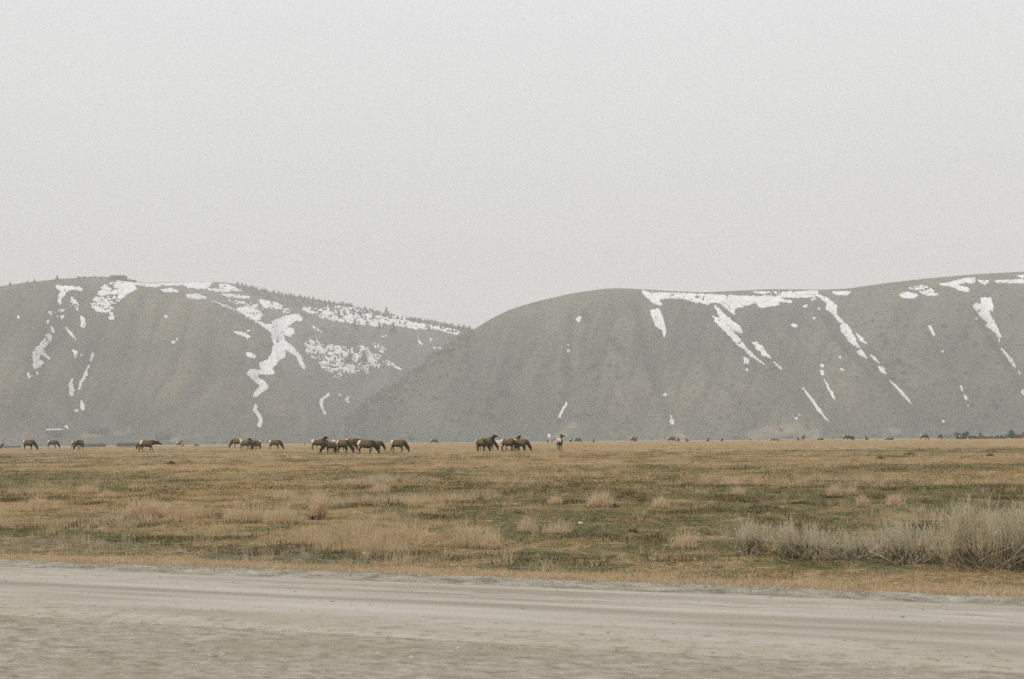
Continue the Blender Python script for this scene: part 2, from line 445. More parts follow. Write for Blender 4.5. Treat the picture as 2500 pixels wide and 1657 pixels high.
road_h = lambda U, Vv: 0.008 + 0.03 * np.clip(1 - ((Vv - 2.05) / 2.05) ** 2, 0, 1) + 0.03 * (fbm(U / 6., Vv / 0.5, 52, 3) - 0.5) * sstep(0, 0.4, Vv) * sstep(4.1, 3.7, Vv)
strip('road', -45, 45, 0.25, 0.0, ROAD_W, 0.1, road_h, M_ROAD)
strip('dirt_shoulder', -45, 45, 0.12, -13.0, 0.0, 0.12,
      lambda U, Vv: 0.008 + 0.022 * np.abs(fbm(U / 0.3, Vv / 0.25, 61, 3) - 0.5) * 2 * sstep(0, -0.6, Vv), M_SHOULDER)
berm_prof = lambda U, Vv: 0.004 + (0.055 + 0.04 * (fbm(U / 2.3, Vv * 0 + 1.0, 71, 3) - 0.5)) * np.exp(-((Vv - ROAD_W - 0.36 - edge(U)) / 0.2) ** 2) + 0.03 * (fbm(U / 0.22, Vv / 0.12, 72, 3) - 0.5) * sstep(ROAD_W, ROAD_W + 0.15, Vv) * sstep(ROAD_W + 0.80, ROAD_W + 0.6, Vv) 
strip('gravel_verge', -45, 45, 0.07, ROAD_W, ROAD_W + 0.80, 0.06, berm_prof, M_BERM)

# ------------------------------------------------------------------ hills
def interp(px, pts):
    pts = sorted(pts); return np.interp(px, [p[0] for p in pts], [p[1] for p in pts])

SIL_R = [(690, 1096), (720, 1088), (790, 1058), (850, 1008), (912, 962), (956, 938), (1000, 908), (1058, 858), (1117, 820), (1164, 801), (1200, 778), (1248, 755), (1313, 736),
         (1396, 717), (1470, 706), (1514, 704), (1559, 706.5), (1632, 711), (1721, 714.6), (1800, 710.5), (1883, 706.6), (2003, 708), (2067, 705.5), (2162, 692),
         (2257, 681), (2384, 670), (2500, 664), (2700, 652), (3000, 660), (3600, 700), (4200, 800), (4600, 1000)]
SIL_L = [(-2200, 1000), (-1700, 860), (-1000, 760), (-500, 725), (-200, 712), (0, 700), (53, 692), (137, 682.5), (222, 677.5), (290, 678), (330, 688), (402, 699), (450, 712), (511, 736), (570, 757), (620, 783),
         (655, 812), (672, 850), (690, 905), (720, 962), (760, 1020), (800, 1062), (840, 1092)]
SIL_B = [(-300, 760), (0, 720), (200, 700), (300, 693), (402, 690), (528, 689.5), (560, 691), (590, 698), (634, 709), (740, 727), (845, 745), (919, 762), (1004, 778), (1088, 793),
         (1162, 805), (1300, 830), (1600, 900), (1900, 1000)]
GULLY_R = [([(1560, 740), (1580, 850), (1620, 960), (1640, 1045)], 11, 9), ([(1400, 770), (1385, 860), (1390, 940), (1362, 1030)], 10, 7),
           ([(1740, 760), (1830, 850), (1930, 930), (2030, 1040)], 16, 9), ([(2000, 730), (2070, 840), (2160, 920), (2240, 1000)], 15, 11),
           ([(2385, 740), (2430, 820), (2480, 900), (2540, 1000)], 14, 10), ([(2270, 800), (2330, 900), (2360, 1000)], 12, 7),
           ([(1880, 800), (1950, 900), (2020, 960)], 14, 5), ([(2130, 850), (2200, 960), (2240, 1030)], 16, 7), ([(1290, 800), (1260, 900), (1180, 1000)], 22, 5), ([(1680, 800), (1760, 920), (1850, 1010)], 16, 5)]
GULLY_L = [([(140, 720), (150, 790), (100, 850), (90, 930), (60, 1000)], 20, 10), ([(230, 830), (205, 900), (170, 950), (180, 1010)], 14, 8),
           ([(520, 900), (460, 965), (380, 1010), (300, 1050)], 30, 8), ([(660, 830), (640, 890), (620, 930), (630, 980), (640, 1040)], 20, 8), ([(330, 780), (300, 900), (220, 1000)], 35, 6)]
GULLY_B = [([(700, 790), (760, 850), (800, 930), (790, 1010)], 25, 9), ([(1000, 830), (930, 880), (860, 940)], 25, 8), ([(560, 720), (620, 760), (690, 800)], 20, 8)]

def seg_dist(P, poly):
    d = np.full(len(P), 1e9)
    for (x0, y0), (x1, y1) in zip(poly[:-1], poly[1:]):
        ax, ay = x1 - x0, y1 - y0
        tt = np.clip(((P[:, 0] - x0) * ax + (P[:, 1] - y0) * ay) / (ax * ax + ay * ay), 0, 1)
        d = np.minimum(d, np.hypot(P[:, 0] - x0 - tt * ax, P[:, 1] - y0 - tt * ay))
    return d

def build_hill(name, sil, px0, px1, step, db, run_k, gullies, mat, seed, rough, earth=(), veg=()):
    pxs = np.arange(px0, px1 + 1, step)
    sy = interp(pxs, sil)
    k = np.array([1, 2, 3, 2, 1.0]); k /= k.sum()
    sy = np.convolve(np.pad(sy, 2, 'edge'), k, 'valid')
    nt_ = 120
    tt = np.linspace(0, 1, nt_) ** 0.9
    cols = []
    for px, py in zip(pxs, sy):
        rdg = ray(px, py)
        hh = max(12.0, (1062 - py) / F_PX * db * 1.12)
        hor = np.array([rdg[0], rdg[1]]); hn = np.linalg.norm(hor)
        D1 = db + run_k * hh + 20
        D0 = db * (0.985 + 0.03 * vnoise(np.array([px / 160.]), np.array([seed * 1.0]), seed)[0])
        rp = np.array([0, 0, CAM_Z]) + rdg * (D1 / hn)
        bxy = hor / hn * D0
        zb = tz(*bxy) - 2.0
        prof = 0.32 * tt + 0.68 * (1 - (1 - tt) ** 1.75)
        prof = prof * (0.55 + 0.45 * sstep(0, 0.22, tt))
        xy = bxy[None] * (1 - tt[:, None]) + rp[None, :2] * tt[:, None]
        z = zb + (rp[2] - zb) * prof
        front = np.concatenate([xy, z[:, None]], 1)
        tb = np.array([0.05, 0.15, 0.3, 0.5, 0.75, 1.0])
        bx = rp[None, :2] + hor[None] / hn * (tb[:, None] * run_k * hh * 1.3)
        bz = rp[2] - (rp[2] - zb) * (0.35 * tb + 0.65 * tb ** 2)
        cols.append(np.concatenate([front, np.concatenate([bx, bz[:, None]], 1)], 0))
    A = np.array(cols)                                # (ncol, nrow, 3)
    nc_, nr_ = A.shape[:2]
    P = A.reshape(-1, 3)
    tcol = np.tile(np.concatenate([tt, np.ones(6)]), nc_)
    fade = np.sin(np.pi * np.clip(tcol, 0, 1)) ** 0.7
    pp = project(P)
    pxn, pyn = pp[:, 0], pp[:, 1]
    # erosion: ribs running down the slope, plus broad undulation
    wx = pxn + 0.35 * (pyn - 900) + 30 * (fbm(pxn / 90, pyn / 90, seed + 3, 3) - 0.5)
    ribs = 1 - np.abs(fbm(wx / 55., pyn / 420., seed, 4) * 2 - 1)
    und = fbm(P[:, 0] / 170., P[:, 1] / 170., seed + 5, 5) - 0.5
    dz = fade * (-rough * (ribs - 0.7) + rough * 1.1 * und)
    shade_veg = 0.62 * sstep(0.80, 0.99, ribs) * fade  # shade painted into the hollows of the ribs to bring out relief
    for poly, w, dep in gullies:
        d = seg_dist(pp, poly)
        gv = np.exp(-(d / w) ** 2)
        dz -= 1.5 * dep * gv * fade
        shade_veg = np.maximum(shade_veg, 0.55 * np.exp(-(d / (w * 0.7)) ** 2))  # gully shade painted in, together with the shrubs growing there
    for poly, w, k in veg:
        shade_veg = np.maximum(shade_veg, k * np.exp(-(seg_dist(pp, poly) / w) ** 2) * (0.6 + 0.8 * fbm(pxn / 40., pyn / 30., seed + 21, 3)))
    P[:, 2] += dz
    shade_veg = np.clip(shade_veg * (0.5 + fbm(pxn / 14., pyn / 14., seed + 8, 3)), 0, 0.75)
    em = np.zeros(len(P))
    for poly, w in earth:
        em = np.maximum(em, np.exp(-(seg_dist(pp, poly) / w) ** 4))
    em = np.clip(em * (0.22 + 0.9 * (fbm(pxn / 12., pyn / 5., seed + 12, 3) - 0.3)), 0, 0.55)
    I = np.arange(nc_ * nr_).reshape(nc_, nr_)
    Fq = np.stack([I[:-1, :-1], I[1:, :-1], I[1:, 1:], I[:-1, 1:]], -1).reshape(-1, 4)
    me = mesh_np(name, P, Fq, mat, True)
    attr(me, 'shade_veg', shade_veg); attr(me, 'earth', em)
    o = obj(name, me, kind='structure')
    bv = BVHTree.FromPolygons([Vector(p) for p in P.tolist()], Fq.tolist())
    return o, bv

HILLS = []
HILLS.append(build_hill('hill_right', SIL_R, 690, 4600, 6, 1560, 1.75, GULLY_R, M_HILL_R, 101, 11,
                        earth=[([(1835, 1060), (1880, 1050), (1945, 1042), (1990, 1060)], 14), ([(1360, 1068), (1400, 1040)], 12), ([(2170, 1048), (2200, 1058)], 7), ([(1640, 1045), (1670, 1068)], 10)],
                        veg=[([(1850, 870), (1960, 960), (2060, 1040)], 55, .40), ([(2250, 820), (2400, 930), (2520, 1030)], 80, .35), ([(2300, 710), (2520, 760)], 45, .28), ([(1120, 990), (1290, 1050)], 45, .25),
                             ([(1590, 800), (1610, 900)], 20, .35), ([(1480, 760), (1470, 850)], 18, .2), ([(2120, 930), (2260, 1040)], 40, .35), ([(900, 1050), (1000, 960), (1100, 870)], 30, .25)]))
HILLS.append(build_hill('hill_left', SIL_L, -2200, 840, 6, 1640, 1.6, GULLY_L, M_HILL_L, 202, 12,
                        earth=[([(205, 1058), (240, 1056), (270, 1050), (300, 1042), (316, 1037)], 8), ([(380, 1068), (430, 1070)], 6)],
                        veg=[([(-60, 1010), (130, 950), (240, 870)], 45, .42), ([(90, 870), (160, 760), (190, 700)], 38, .32), ([(300, 1020), (440, 975), (560, 935)], 24, .35), ([(600, 950), (650, 1040), (720, 1080)], 50, .42), ([(-50, 850), (80, 790)], 25, .25), ([(150, 1045), (330, 1070)], 25, .35)]))
HILLS.append(build_hill('hill_back', SIL_B, -300, 1900, 6, 1980, 1.9, GULLY_B, M_HILL_B, 303, 12, veg=[([(740, 800), (850, 850), (930, 900)], 35, .35), ([(700, 980), (830, 930)], 50, .4), ([(780, 1040), (830, 980)], 60, .45)]))

def cast(px, py):
    d = Vector(ray(px, py)); o = Vector((0, 0, CAM_Z)); best = None
    for hi, (ho, bv) in enumerate(HILLS):
        hit, nrm, fi, dist = bv.ray_cast(o, d)
        if hit and (best is None or dist < best[3]):
            if nrm.dot(d) > 0: nrm = -nrm
            best = (hit, nrm, hi, dist)
    return best

# ------------------------------------------------------------------ snow patches draped on the hills
CR = dict(A=(0, 660, 7.17), B=(0, 850, 6.818), C=(300, 660, 5.915), D=(580, 680, 7.887), E=(580, 840, 7.128), F=(850, 700, 6.273),
          G=(1540, 690, 5.915), H=(1900, 660, 3.92), J=(1100, 640, 3.38), L=(0, 640, 3.41))
SNOW = '''
A 1 980,270 1060,285 1200,290 1390,300 1455,345 1430,375 1330,345 1200,355 1150,400 1110,480 1075,500 1065,600 1035,600 1015,520 1060,370 985,320
A 3 1240,470 1275,500 1380,600 1375,640 1300,640 1240,620
A 1 1330,665 1380,670 1370,710 1345,705
A 2 1010,685 1140,705 1100,735 1020,720
A 1 855,745 905,730 895,810 870,790
A 1 960,725 1000,735 980,755
A 1 1060,830 1085,790 1125,800 1095,870
A 1 985,795 1012,788 1020,840
A 1 805,920 850,878 862,895 830,938
A 1 885,985 905,990 965,1085 945,1110 905,1090
A 1 1140,1015 1165,1010 1325,1195 1300,1225
A 1 1405,810 1450,820 1480,880 1510,970 1470,1020 1410,1000 1435,950
A 0 303,820 335,803 348,835 320,847
A 3 2050,200 2366,200 2330,320 2230,370 2230,420 2150,480 2080,560 2000,600 1985,650 1975,740 2005,850 1930,870 1900,830 1910,720 1850,740 1700,730 1610,660 1590,600 1620,530 1700,440 1740,350 1800,280 1900,240
L 1 400,600 430,610 425,650 350,730 370,740 400,780 425,805 400,800 345,760 320,790 330,810 370,830 340,860 310,880 290,890 270,860 280,820 270,760 290,720 350,660 380,620
B 0 437,400 467,398 507,480 490,502
B 0 598,365 612,365 642,450 622,450
B 1 1190,15 1280,50 1285,110 1230,115 1240,70
B 0 1228,133 1278,128 1260,158
B 0 1328,105 1362,93 1352,128
B 0 1535,65 1570,80 1545,150 1522,212 1502,205 1513,150
B 0 1490,255 1507,262 1445,370 1462,410 1400,530 1358,560 1352,620 1322,682 1306,660 1323,540 1378,490 1418,370
B 0 1186,500 1212,500 1197,560 1217,620 1237,740 1190,800 1163,760 1153,600
B 0 1346,870 1367,865 1412,970 1387,1042 1348,1010
B 1 1215,1035 1300,1008 1315,1052
B 0 1073,1295 1110,1283 1148,1332 1118,1332
C 0 600,655 640,660 645,690 620,692
C 0 692,1030 740,1013 758,1040 710,1052
C 1 738,952 804,1000 780,1005
C 0 1590,893 1660,898 1750,908 1850,965 1800,992 1740,960 1640,922
C 0 1785,858 1862,885 1800,888
C 0 1775,1195 1820,1178 1922,1240 1910,1262 1820,1240
C 1 0,175 160,182 330,208 480,200 880,187 1300,186 1200,265 950,260 880,215 560,225 480,245 340,235 150,205 200,270 60,350 0,400
C 1 540,290 680,265 830,320 600,312
C 1 905,365 1050,345 1230,405 1100,418 950,405
C 1 1200,270 1500,288 1560,320 1300,312
C 2 1390,200 1520,212 1730,312 1560,300 1400,272
C 2 1380,345 1560,350 1850,390 1800,412 1500,382
C 3 1480,420 1900,500 2300,540 2366,565 1750,535
C 0 1250,445 1320,452 1560,548 1720,612 1720,565 1900,560 2040,660 1960,672 2000,722 1890,715 2000,785 2090,830 1960,770 1740,640 1550,560
D 1 0,625 0,570 250,570 400,620 510,720 380,740 440,800 310,806 560,890 680,900 670,830 870,750 1050,710 1180,695 1250,800 1220,830 1130,800 1050,860 1010,910 920,930 1080,980 1100,1060 1000,1120 860,1080 940,1220 1080,1320 1150,1425 1060,1425 870,1290 900,1425 660,1425 700,1260 640,1060 560,970 430,885 290,806 120,705
E 0 630,0 820,0 830,215 720,270 680,350 590,410 660,500 600,520 450,470 380,390 380,320 440,290 520,270 600,150
E 0 820,0 900,10 1020,110 1110,230 1180,400 1150,430 1080,340 1030,200 920,140 830,80
E 0 150,510 220,430 430,450 560,490 640,500 560,520 360,510 340,570 480,640 540,760 420,830 350,900 250,905 300,820 400,720 280,630
E 0 310,1030 342,1060 332,1150 410,1240 440,1330 400,1440 338,1420 378,1320 330,1210 273,1150
E 0 1580,840 1612,880 1500,940 1472,1030 1492,1110 1552,1222 1520,1222 1458,1110 1423,1020 1440,970
E 0 140,165 200,140 322,200 312,227 200,212
E 2 1750,848 1795,875 1770,890
E 3 1860,930 1930,915 1960,1003 1895,1003
E 4 1190,0 1700,0 1850,60 1900,20 2000,0 2281,40 2281,520 2150,420 2000,500 1850,560 1750,620 1650,540 1560,450 1440,380 1420,270 1300,240 1210,120
D 4 1290,1210 1420,1250 1650,1300 2366,1300 2366,1420 1300,1420
F 3 0,330 120,330 520,405 700,450 900,465 1060,565 1200,575 1350,575 1700,685 1680,745 1300,645 1050,655 850,620 500,560 560,620 480,620 0,560
F 1 1055,775 1142,870 1090,855
F 2 1235,795 1300,825 1260,830
F 3 150,880 400,990 700,1180 850,1280 500,1150 480,1250 300,1180 200,1150 160,1310 0,1290 0,920
F 4 370,840 600,930 580,1030 400,940
F 3 480,740 600,748 520,775
F 4 1300,930 1440,915 1340,1005
D 2 400,420 520,430 760,480 960,590 1000,622 900,622 700,560 480,540
D 3 1240,560 1400,550 1600,600 1700,520 2100,560 2366,580 2366,860 2000,840 1650,780 1480,690 1300,640
D 1 800,628 1022,652 1020,662 870,655
D 1 1365,885 1440,918 1645,1042 1560,1022
D 1 1675,1070 1755,1132 1720,1125
D 2 1330,1160 1470,1200 1500,1245 1420,1235
D 2 1500,1160 1600,1240 1540,1235
G 1 150,120 350,150 800,165 1200,185 1700,205 2160,210 2200,240 2330,290 2270,292 2100,270 2160,320 1990,350 1890,370 1800,300 1650,340 1500,390 1510,480 1450,440 1350,360 1300,310 1200,290 1100,320 1000,295 920,290 760,240 620,230 500,235 400,260 450,320 420,335 340,310 210,200
G 0 285,410 412,388 482,560 507,740 480,818 458,700 328,615 360,610 298,470
G 1 1205,335 1280,380 1350,470 1440,530 1580,640 1625,742 1458,690 1600,850 1700,960 1880,1130 1965,1192 1900,1162 1720,1045 1600,935 1400,755 1250,605 1175,490 1290,520
G 1 1735,845 1830,880 1798,835 1900,920 2042,1102 1900,1045 1878,1005 1920,1022 1788,930 1830,930
G 0 2045,1105 2200,1250 2138,1225
G 1 1628,1062 1712,1100 1702,1163 1638,1163
G 0 1655,1238 1708,1245 1680,1268
G 3 1750,135 2366,148 2366,195 2200,192 2100,172 1900,182
H 1 0,232 270,203 380,203 380,235 470,270 560,340 555,420 640,510 680,550 720,620 782,742 720,712 608,602 598,520 518,420 456,380 466,320 378,250 300,262 0,262
H 0 500,212 700,206 660,242 560,238
H 0 748,772 800,752 852,838 780,812
H 1 732,586 865,712 780,665
H 0 880,803 920,818 977,892 930,872
H 0 948,908 1000,928 1042,992 990,972
H 0 988,908 1034,945 1008,945
H 0 1052,1035 1082,1050 1222,1188 1290,1288 1198,1202
H 0 226,1112 238,1118 336,1230 436,1382 508,1472 380,1345 328,1262
H 0 398,898 437,900 432,935
H 0 403,955 437,948 437,1003 408,992
H 1 438,1038 450,1040 486,1110 526,1170 550,1252 498,1175
H 0 573,817 612,825 595,843
H 0 587,933 642,940 600,958
H 0 122,518 192,528 182,548 132,543
H 0 322,452 372,460 340,468
H 1 218,350 287,333 272,362
H 1 58,288 132,298 120,320
H 1 298,280 382,268 330,293
H 1 362,352 408,378 380,375
H 0 1155,235 1240,210 1350,245 1280,275 1180,260
H 3 1240,170 1400,148 1480,190 1540,240 1450,252 1370,220
H 1 1530,140 1650,120 1780,85 1880,80 1890,130 1800,122 1700,140 1830,180 1820,212 1740,197 1640,152
H 2 1900,98 2030,108 1980,142
H 1 2060,108 2352,93 2352,126 2100,122
H 1 2270,62 2352,52 2352,77
H 0 1935,268 2030,268 2062,350 2052,392 2010,390 2102,560 2112,590 2132,640 2110,652 2080,602 1988,540 2010,510 1940,450 1863,350 1890,320 1950,330
H 0 2100,658 2128,668 2115,682
H 0 2126,742 2140,742 2235,840 2283,932 2248,912 2188,822
H 0 2292,952 2328,988 2308,990
H 1 2318,1150 2352,1138 2352,1200
H 0 1433,533 1467,533 1474,560 1508,642 1478,622 1448,572
H 0 1742,1098 1752,1098 1773,1152 1752,1152
H 0 1772,1173 1802,1200 1813,1248 1788,1228
H 0 1812,1273 1848,1318 1818,1302
H 0 1562,1428 1602,1440 1580,1452
H 0 157,1403 192,1410 175,1428
H 0 192,1368 217,1375 205,1393
H 0 1877,452 1912,465 1895,478
H 0 1562,762 1588,770 1572,783
J 0 1028,476 1082,448 1072,480 1060,502
J 0 956,680 988,668 975,688
J 0 955,713 982,720 975,748
J 0 955,1150 968,1158 902,1282 885,1278
J 0 1752,1097 1776,1073 1784,1100
J 0 1812,1258 1832,1265 1820,1288
J 0 1810,1293 1842,1293 1847,1338 1818,1338
J 0 803,1413 816,1420 832,1442 812,1442
'''
HOLE = {0: -1.0, 1: 0.33, 2: 0.40, 3: 0.455, 4: 0.51}
def in_poly(X, Y, poly):
    ins = np.zeros(X.shape, bool)
    for (x0, y0), (x1, y1) in zip(poly, poly[1:] + poly[:1]):
        if y0 == y1: continue
        c = ((Y < y0) != (Y < y1)) & (X < (x1 - x0) * (Y - y0) / (y1 - y0) + x0)
        ins ^= c
    return ins
for si, line in enumerate(SNOW.strip().splitlines()):
    w = line.split(); ox, oy, sc = CR[w[0]]; lvl = int(w[1])
    poly = [(ox + float(p.split(',')[0]) / sc, oy + float(p.split(',')[1]) / sc) for p in w[2:]]
    xs = [p[0] for p in poly]; ys = [p[1] for p in poly]
    st = 1.1
    gx = np.arange(min(xs) - 2, max(xs) + 3, st); gy = np.arange(min(ys) - 2, max(ys) + 3, st)
    X, Y = np.meshgrid(gx, gy)
    ja = 2.0 if lvl == 0 else 4.5
    jx = X + ja * (fbm(X / 3.5, Y / 2.6, 400, 4) - 0.5); jy = Y + ja * 0.8 * (fbm(X / 3.5, Y / 2.6, 410, 4) - 0.5)
    f = in_poly(jx, jy, poly).astype(float)
    for ax in (0, 1):
        f = (np.roll(f, 1, ax) + np.roll(f, -1, ax) + f + 0.5 * np.roll(f, 2, ax) + 0.5 * np.roll(f, -2, ax)) / 4.0
    ins = f > 0.34 + 0.95 * (fbm(X / 3.0, Y / 2.0, 431, 3) - 0.5)
    if HOLE[lvl] > 0:
        ins &= (0.55 * fbm(X / 13., Y / 4.5, 77, 3) + 0.45 * fbm(X / 4.2, Y / 2.6, 79, 3)) > HOLE[lvl]
    quad = (ins[:-1, :-1].astype(int) + ins[1:, :-1] + ins[:-1, 1:] + ins[1:, 1:]) >= 2
    idx, verts, hcount = {}, [], {}
    nb = np.zeros(X.shape, int)
    for a, b_ in ((0, 0), (1, 0), (0, 1), (1, 1)):
        nb[a:a + quad.shape[0], b_:b_ + quad.shape[1]] += quad
    tag = {}
    for (i, j) in np.argwhere(nb > 0):
        h = cast(X[i, j], Y[i, j])
        if not h: continue
        hit, nrm, hi, dist = h
        up = 1.1 if nb[i, j] == 4 else 0.25
        idx[(i, j)] = len(verts); verts.append(hit + nrm * up); tag[(i, j)] = (hi, dist)
        hcount[hi] = hcount.get(hi, 0) + 1
    faces = []
    for (i, j) in np.argwhere(quad):
        k4 = [(i, j), (i + 1, j), (i + 1, j + 1), (i, j + 1)]
        if all(k in idx for k in k4):
            if len({tag[k][0] for k in k4}) == 1 and max(tag[k][1] for k in k4) - min(tag[k][1] for k in k4) < 60:
                faces.append([idx[k] for k in k4])
    if not faces: continue
    hi = max(hcount, key=hcount.get)
    used = sorted({i for f in faces for i in f}); rm = {u: q for q, u in enumerate(used)}
    obj('snow_patch', mesh_np('snow_patch', [verts[u] for u in used], np.array([[rm[i] for i in f] for f in faces]), M_SNOW, True), parent=HILLS[hi][0])

# ------------------------------------------------------------------ trees and brush on the hills
def conifer_mesh(name, mat, h=1.0, r=0.2, tiers=9, seed=0):
    rd = random.Random(seed); m = MB()
    m.tube([(0, 0, -0.05), (0, 0, 0.9)], [0.022, 0.006], 4)
    for i in range(tiers):
        z = 0.12 + 0.86 * i / tiers; rad = r * (1 - i / tiers) ** 0.85 * rd.uniform(0.8, 1.2) + 0.015
        n = 7 if i < tiers * 0.6 else 5
        for k in range(n):
            a = 2 * math.pi * (k + rd.random() * 0.7) / n; q = rad * rd.uniform(0.65, 1.15); wd = 0.35 * q + 0.015
            c_, s_ = math.cos(a), math.sin(a)
            m.add([(0, 0, z + 0.07), (c_ * q - s_ * wd, s_ * q + c_ * wd, z - 0.05), (c_ * q * 1.15, s_ * q * 1.15, z - 0.075), (c_ * q + s_ * wd, s_ * q - c_ * wd, z - 0.05)], [(0, 1, 2), (0, 2, 3)])
    m.add([(-0.02, 0, 0.9), (0.02, 0, 0.9), (0, 0, 1.03), (0, 0.02, 0.9)], [(0, 1, 2), (1, 3, 2), (3, 0, 2)])
    return m.mesh(name, mat)

def leafball(m, c, rad, n, leaf, rd, squash=1.0):
    for i in range(n):
        d = Vector((rd.gauss(0, 1), rd.gauss(0, 1), rd.gauss(0, 1))); d.normalize()
        p = Vector(c) + Vector((d.x * rad, d.y * rad, d.z * rad * squash)) * rd.uniform(0.35, 1.08)
        a = Vector((rd.gauss(0, 1), rd.gauss(0, 1), rd.gauss(0, 1))).normalized() * leaf; b_ = a.orthogonal().normalized() * leaf * rd.uniform(0.5, 0.9)
        m.add([p - a, p + b_, p + a, p - b_], [(0, 1, 2, 3)])

def shrub_mesh(name, mat, seed, n=70):
    rd = random.Random(seed); m = MB()
    m.tube([(0, 0, -0.1), (0.02, 0, 0.35)], [0.05, 0.03], 4)
    for i in range(rd.randint(3, 5)):
        a = rd.uniform(0, 6.28); q = rd.uniform(0.1, 0.32)
        leafball(m, (math.cos(a) * q, math.sin(a) * q, rd.uniform(0.3, 0.68)), rd.uniform(0.2, 0.34), n // 4, 0.1, rd, 0.85)
    return m.mesh(name, mat)

CON = [conifer_mesh('conifer_tree', M_CONIFER, r=0.15 + 0.03 * k, tiers=8 + k, seed=k) for k in range(4)]
SHR = [shrub_mesh('juniper_shrub', M_BRUSH, 50 + k) for k in range(4)]
DENSE = [conifer_mesh('conifer_tree', M_CONIFER, r=0.28, tiers=10, seed=31)]

def place(name, me, px, py, hpx, label, cat, group, wide=1.0, sink=0.3):
    h = cast(px, py)
    if not h: return
    hit, nrm, hi, dist = h
    s = 1.3 * hpx * dist / F_PX
    o = obj(name, me, loc=hit - Vector((0, 0, sink)), label=label, cat=cat, group=group)
    o.rotation_euler = (0, 0, random.uniform(0, 6.28)); o.scale = (s * wide, s * wide, s)
    return o

TREES = '''
D 1950,745,150 2060,660,75 1780,640,80 2240,710,75 2070,870,90 2260,930,130 770,1225,80 1220,690,75 1310,740,90 1750,1400,90 1850,1400,95 2330,1400,90 185,690,45 235,700,55 265,700,45 310,700,55 370,705,55 410,690,40 1060,530,90 1250,500,80
F 80,440,75 185,455,55 380,455,55 460,450,45 650,500,55 740,440,75 905,520,50 100,640,130 170,610,65 480,640,95 265,525,50 790,580,55 385,550,45 25,1150,170 230,1140,150 265,1140,120 395,1085,60 90,985,70 150,985,75 90,900,110 1240,680,85 1200,640,65 1420,650,55 1600,700,65 1500,650,60 1650,690,65
F 1060,470,60 960,450,60 1180,520,80 1330,545,75 1700,640,65 1760,660,65 540,640,60 410,760,80 930,520,45 1110,500,60
'''
BIG = {('D', 1950, 745): 'pale tall conifer in the upper snowfield of the back slope', ('D', 2260, 930): 'slender yellowish conifer at the lower edge of the upper snowfield',
       ('D', 770, 1225): 'lone dark conifer in the middle of the snow-filled gully', ('F', 100, 640): 'tall slender conifer right of the yellowish one on the back slope',
       ('F', 25, 1150): 'tallest dense conifer in the lower speckled snow of the back slope', ('F', 230, 1140): 'tall dark conifer right of the tallest one in the lower speckled snow',
       ('F', 265, 1140): 'conifer touching the tall dark one on its right in the lower speckled snow', ('F', 395, 1085): 'small conifer alone on the right of the lower speckled snow'}
G_CON = 'dark conifers dotted over the snowy back slope'
for line in TREES.strip().splitlines():
    w = line.split(); ox, oy, sc = CR[w[0]]
    for i, q in enumerate(w[1:]):
        x, y, h = map(float, q.split(','))
        lab = BIG.get((w[0], int(x), int(y)), 'small dark conifer standing in the patchy snow of the hazy back slope')
        place('conifer_tree', random.choice(CON), ox + x / sc, oy + y / sc, h / sc * 1.0, lab, 'conifer', G_CON, 1.1)
for (x, y, h, lab) in [(585 / 6.273 + 850, 700 + 430 / 6.273, 17, 'broad round-topped conifer on the skyline of the hazy back ridge'),
                       (690 / 6.273 + 850, 700 + 700 / 6.273, 22, 'broad dense conifer in the middle of the snowy back slope'),
                       (25, 696, 8, 'lone round tree on the far left of the left hill skyline'),
                       (67, 691, 6, 'small tree on the left hill skyline, second from the left'),
                       (84, 688, 7, 'small tree on the left hill skyline, third from the left'),
                       (139.5, 683, 10, 'pale upright tree alone on the left hill skyline')]:
    place('broad_tree', DENSE[0], x, y + 1.5, h, lab, 'tree', None, 1.5)
# ridge-top wood behind: one mass
def wood(name, meshes, pts, label, cat, kind='stuff'):
    vs_, fs_ = [], []
    base = [(np.array([v.co for v in m.vertices]), [list(p.vertices) for p in m.polygons]) for m in meshes]
    for (px, py, hpx, wd) in pts:
        h = cast(px, py)
        if not h: continue
        s = hpx * h[3] / F_PX; bv_, bf = random.choice(base); a = random.uniform(0, 6.28)
        c_, s_ = math.cos(a), math.sin(a)
        q = bv_ * np.array([s * wd, s * wd, s])
        q = np.stack([q[:, 0] * c_ - q[:, 1] * s_, q[:, 0] * s_ + q[:, 1] * c_, q[:, 2]], 1) + np.array(h[0])
        b0 = sum(len(a_) for a_ in vs_)
        vs_.append(q); fs_ += [[i + b0 for i in f] for f in bf]
    me = mesh_np(name, np.concatenate(vs_), fs_, meshes[0].materials[0])
    return obj(name, me, label=label, cat=cat, kind=kind)
pts = []
for i in range(520):
    x = random.uniform(578, 1150); y0 = interp(x, SIL_B)
    band = np.interp(x, [578, 620, 700, 800, 870, 950, 1000, 1150], [4, 16, 26, 26, 18, 8, 9, 8])
    if 930 < x < 1005 and random.random() < 0.6: continue
    pts.append((x, y0 + 1.0 + random.random() ** 1.3 * band, random.uniform(5, 10), random.uniform(1.2, 2.2)))
RW = [conifer_mesh('ridge_conifer', M_RIDGE, r=0.24, tiers=8, seed=70 + k) for k in range(3)]
wood('ridge_wood', RW, pts, 'hazy grey-green wood along the top of the back ridge', 'wood')
pts = []
for i in range(900):
    x = random.uniform(740, 1050); y = random.uniform(770, 960)
    c0 = 775 + (x - 740) * 0.28
    if y < c0 or y > 955 - 0.15 * (x - 740): continue
    n_ = fbm(np.array([x / 40.]), np.array([y / 25.]), 91, 3)[0]
    if n_ < 0.47: continue
    pts.append((x, y, random.uniform(7, 13), random.uniform(0.9, 1.4)))
ASP = [conifer_mesh('aspen', M_ASPEN, r=0.2, tiers=7, seed=90 + k) for k in range(2)]
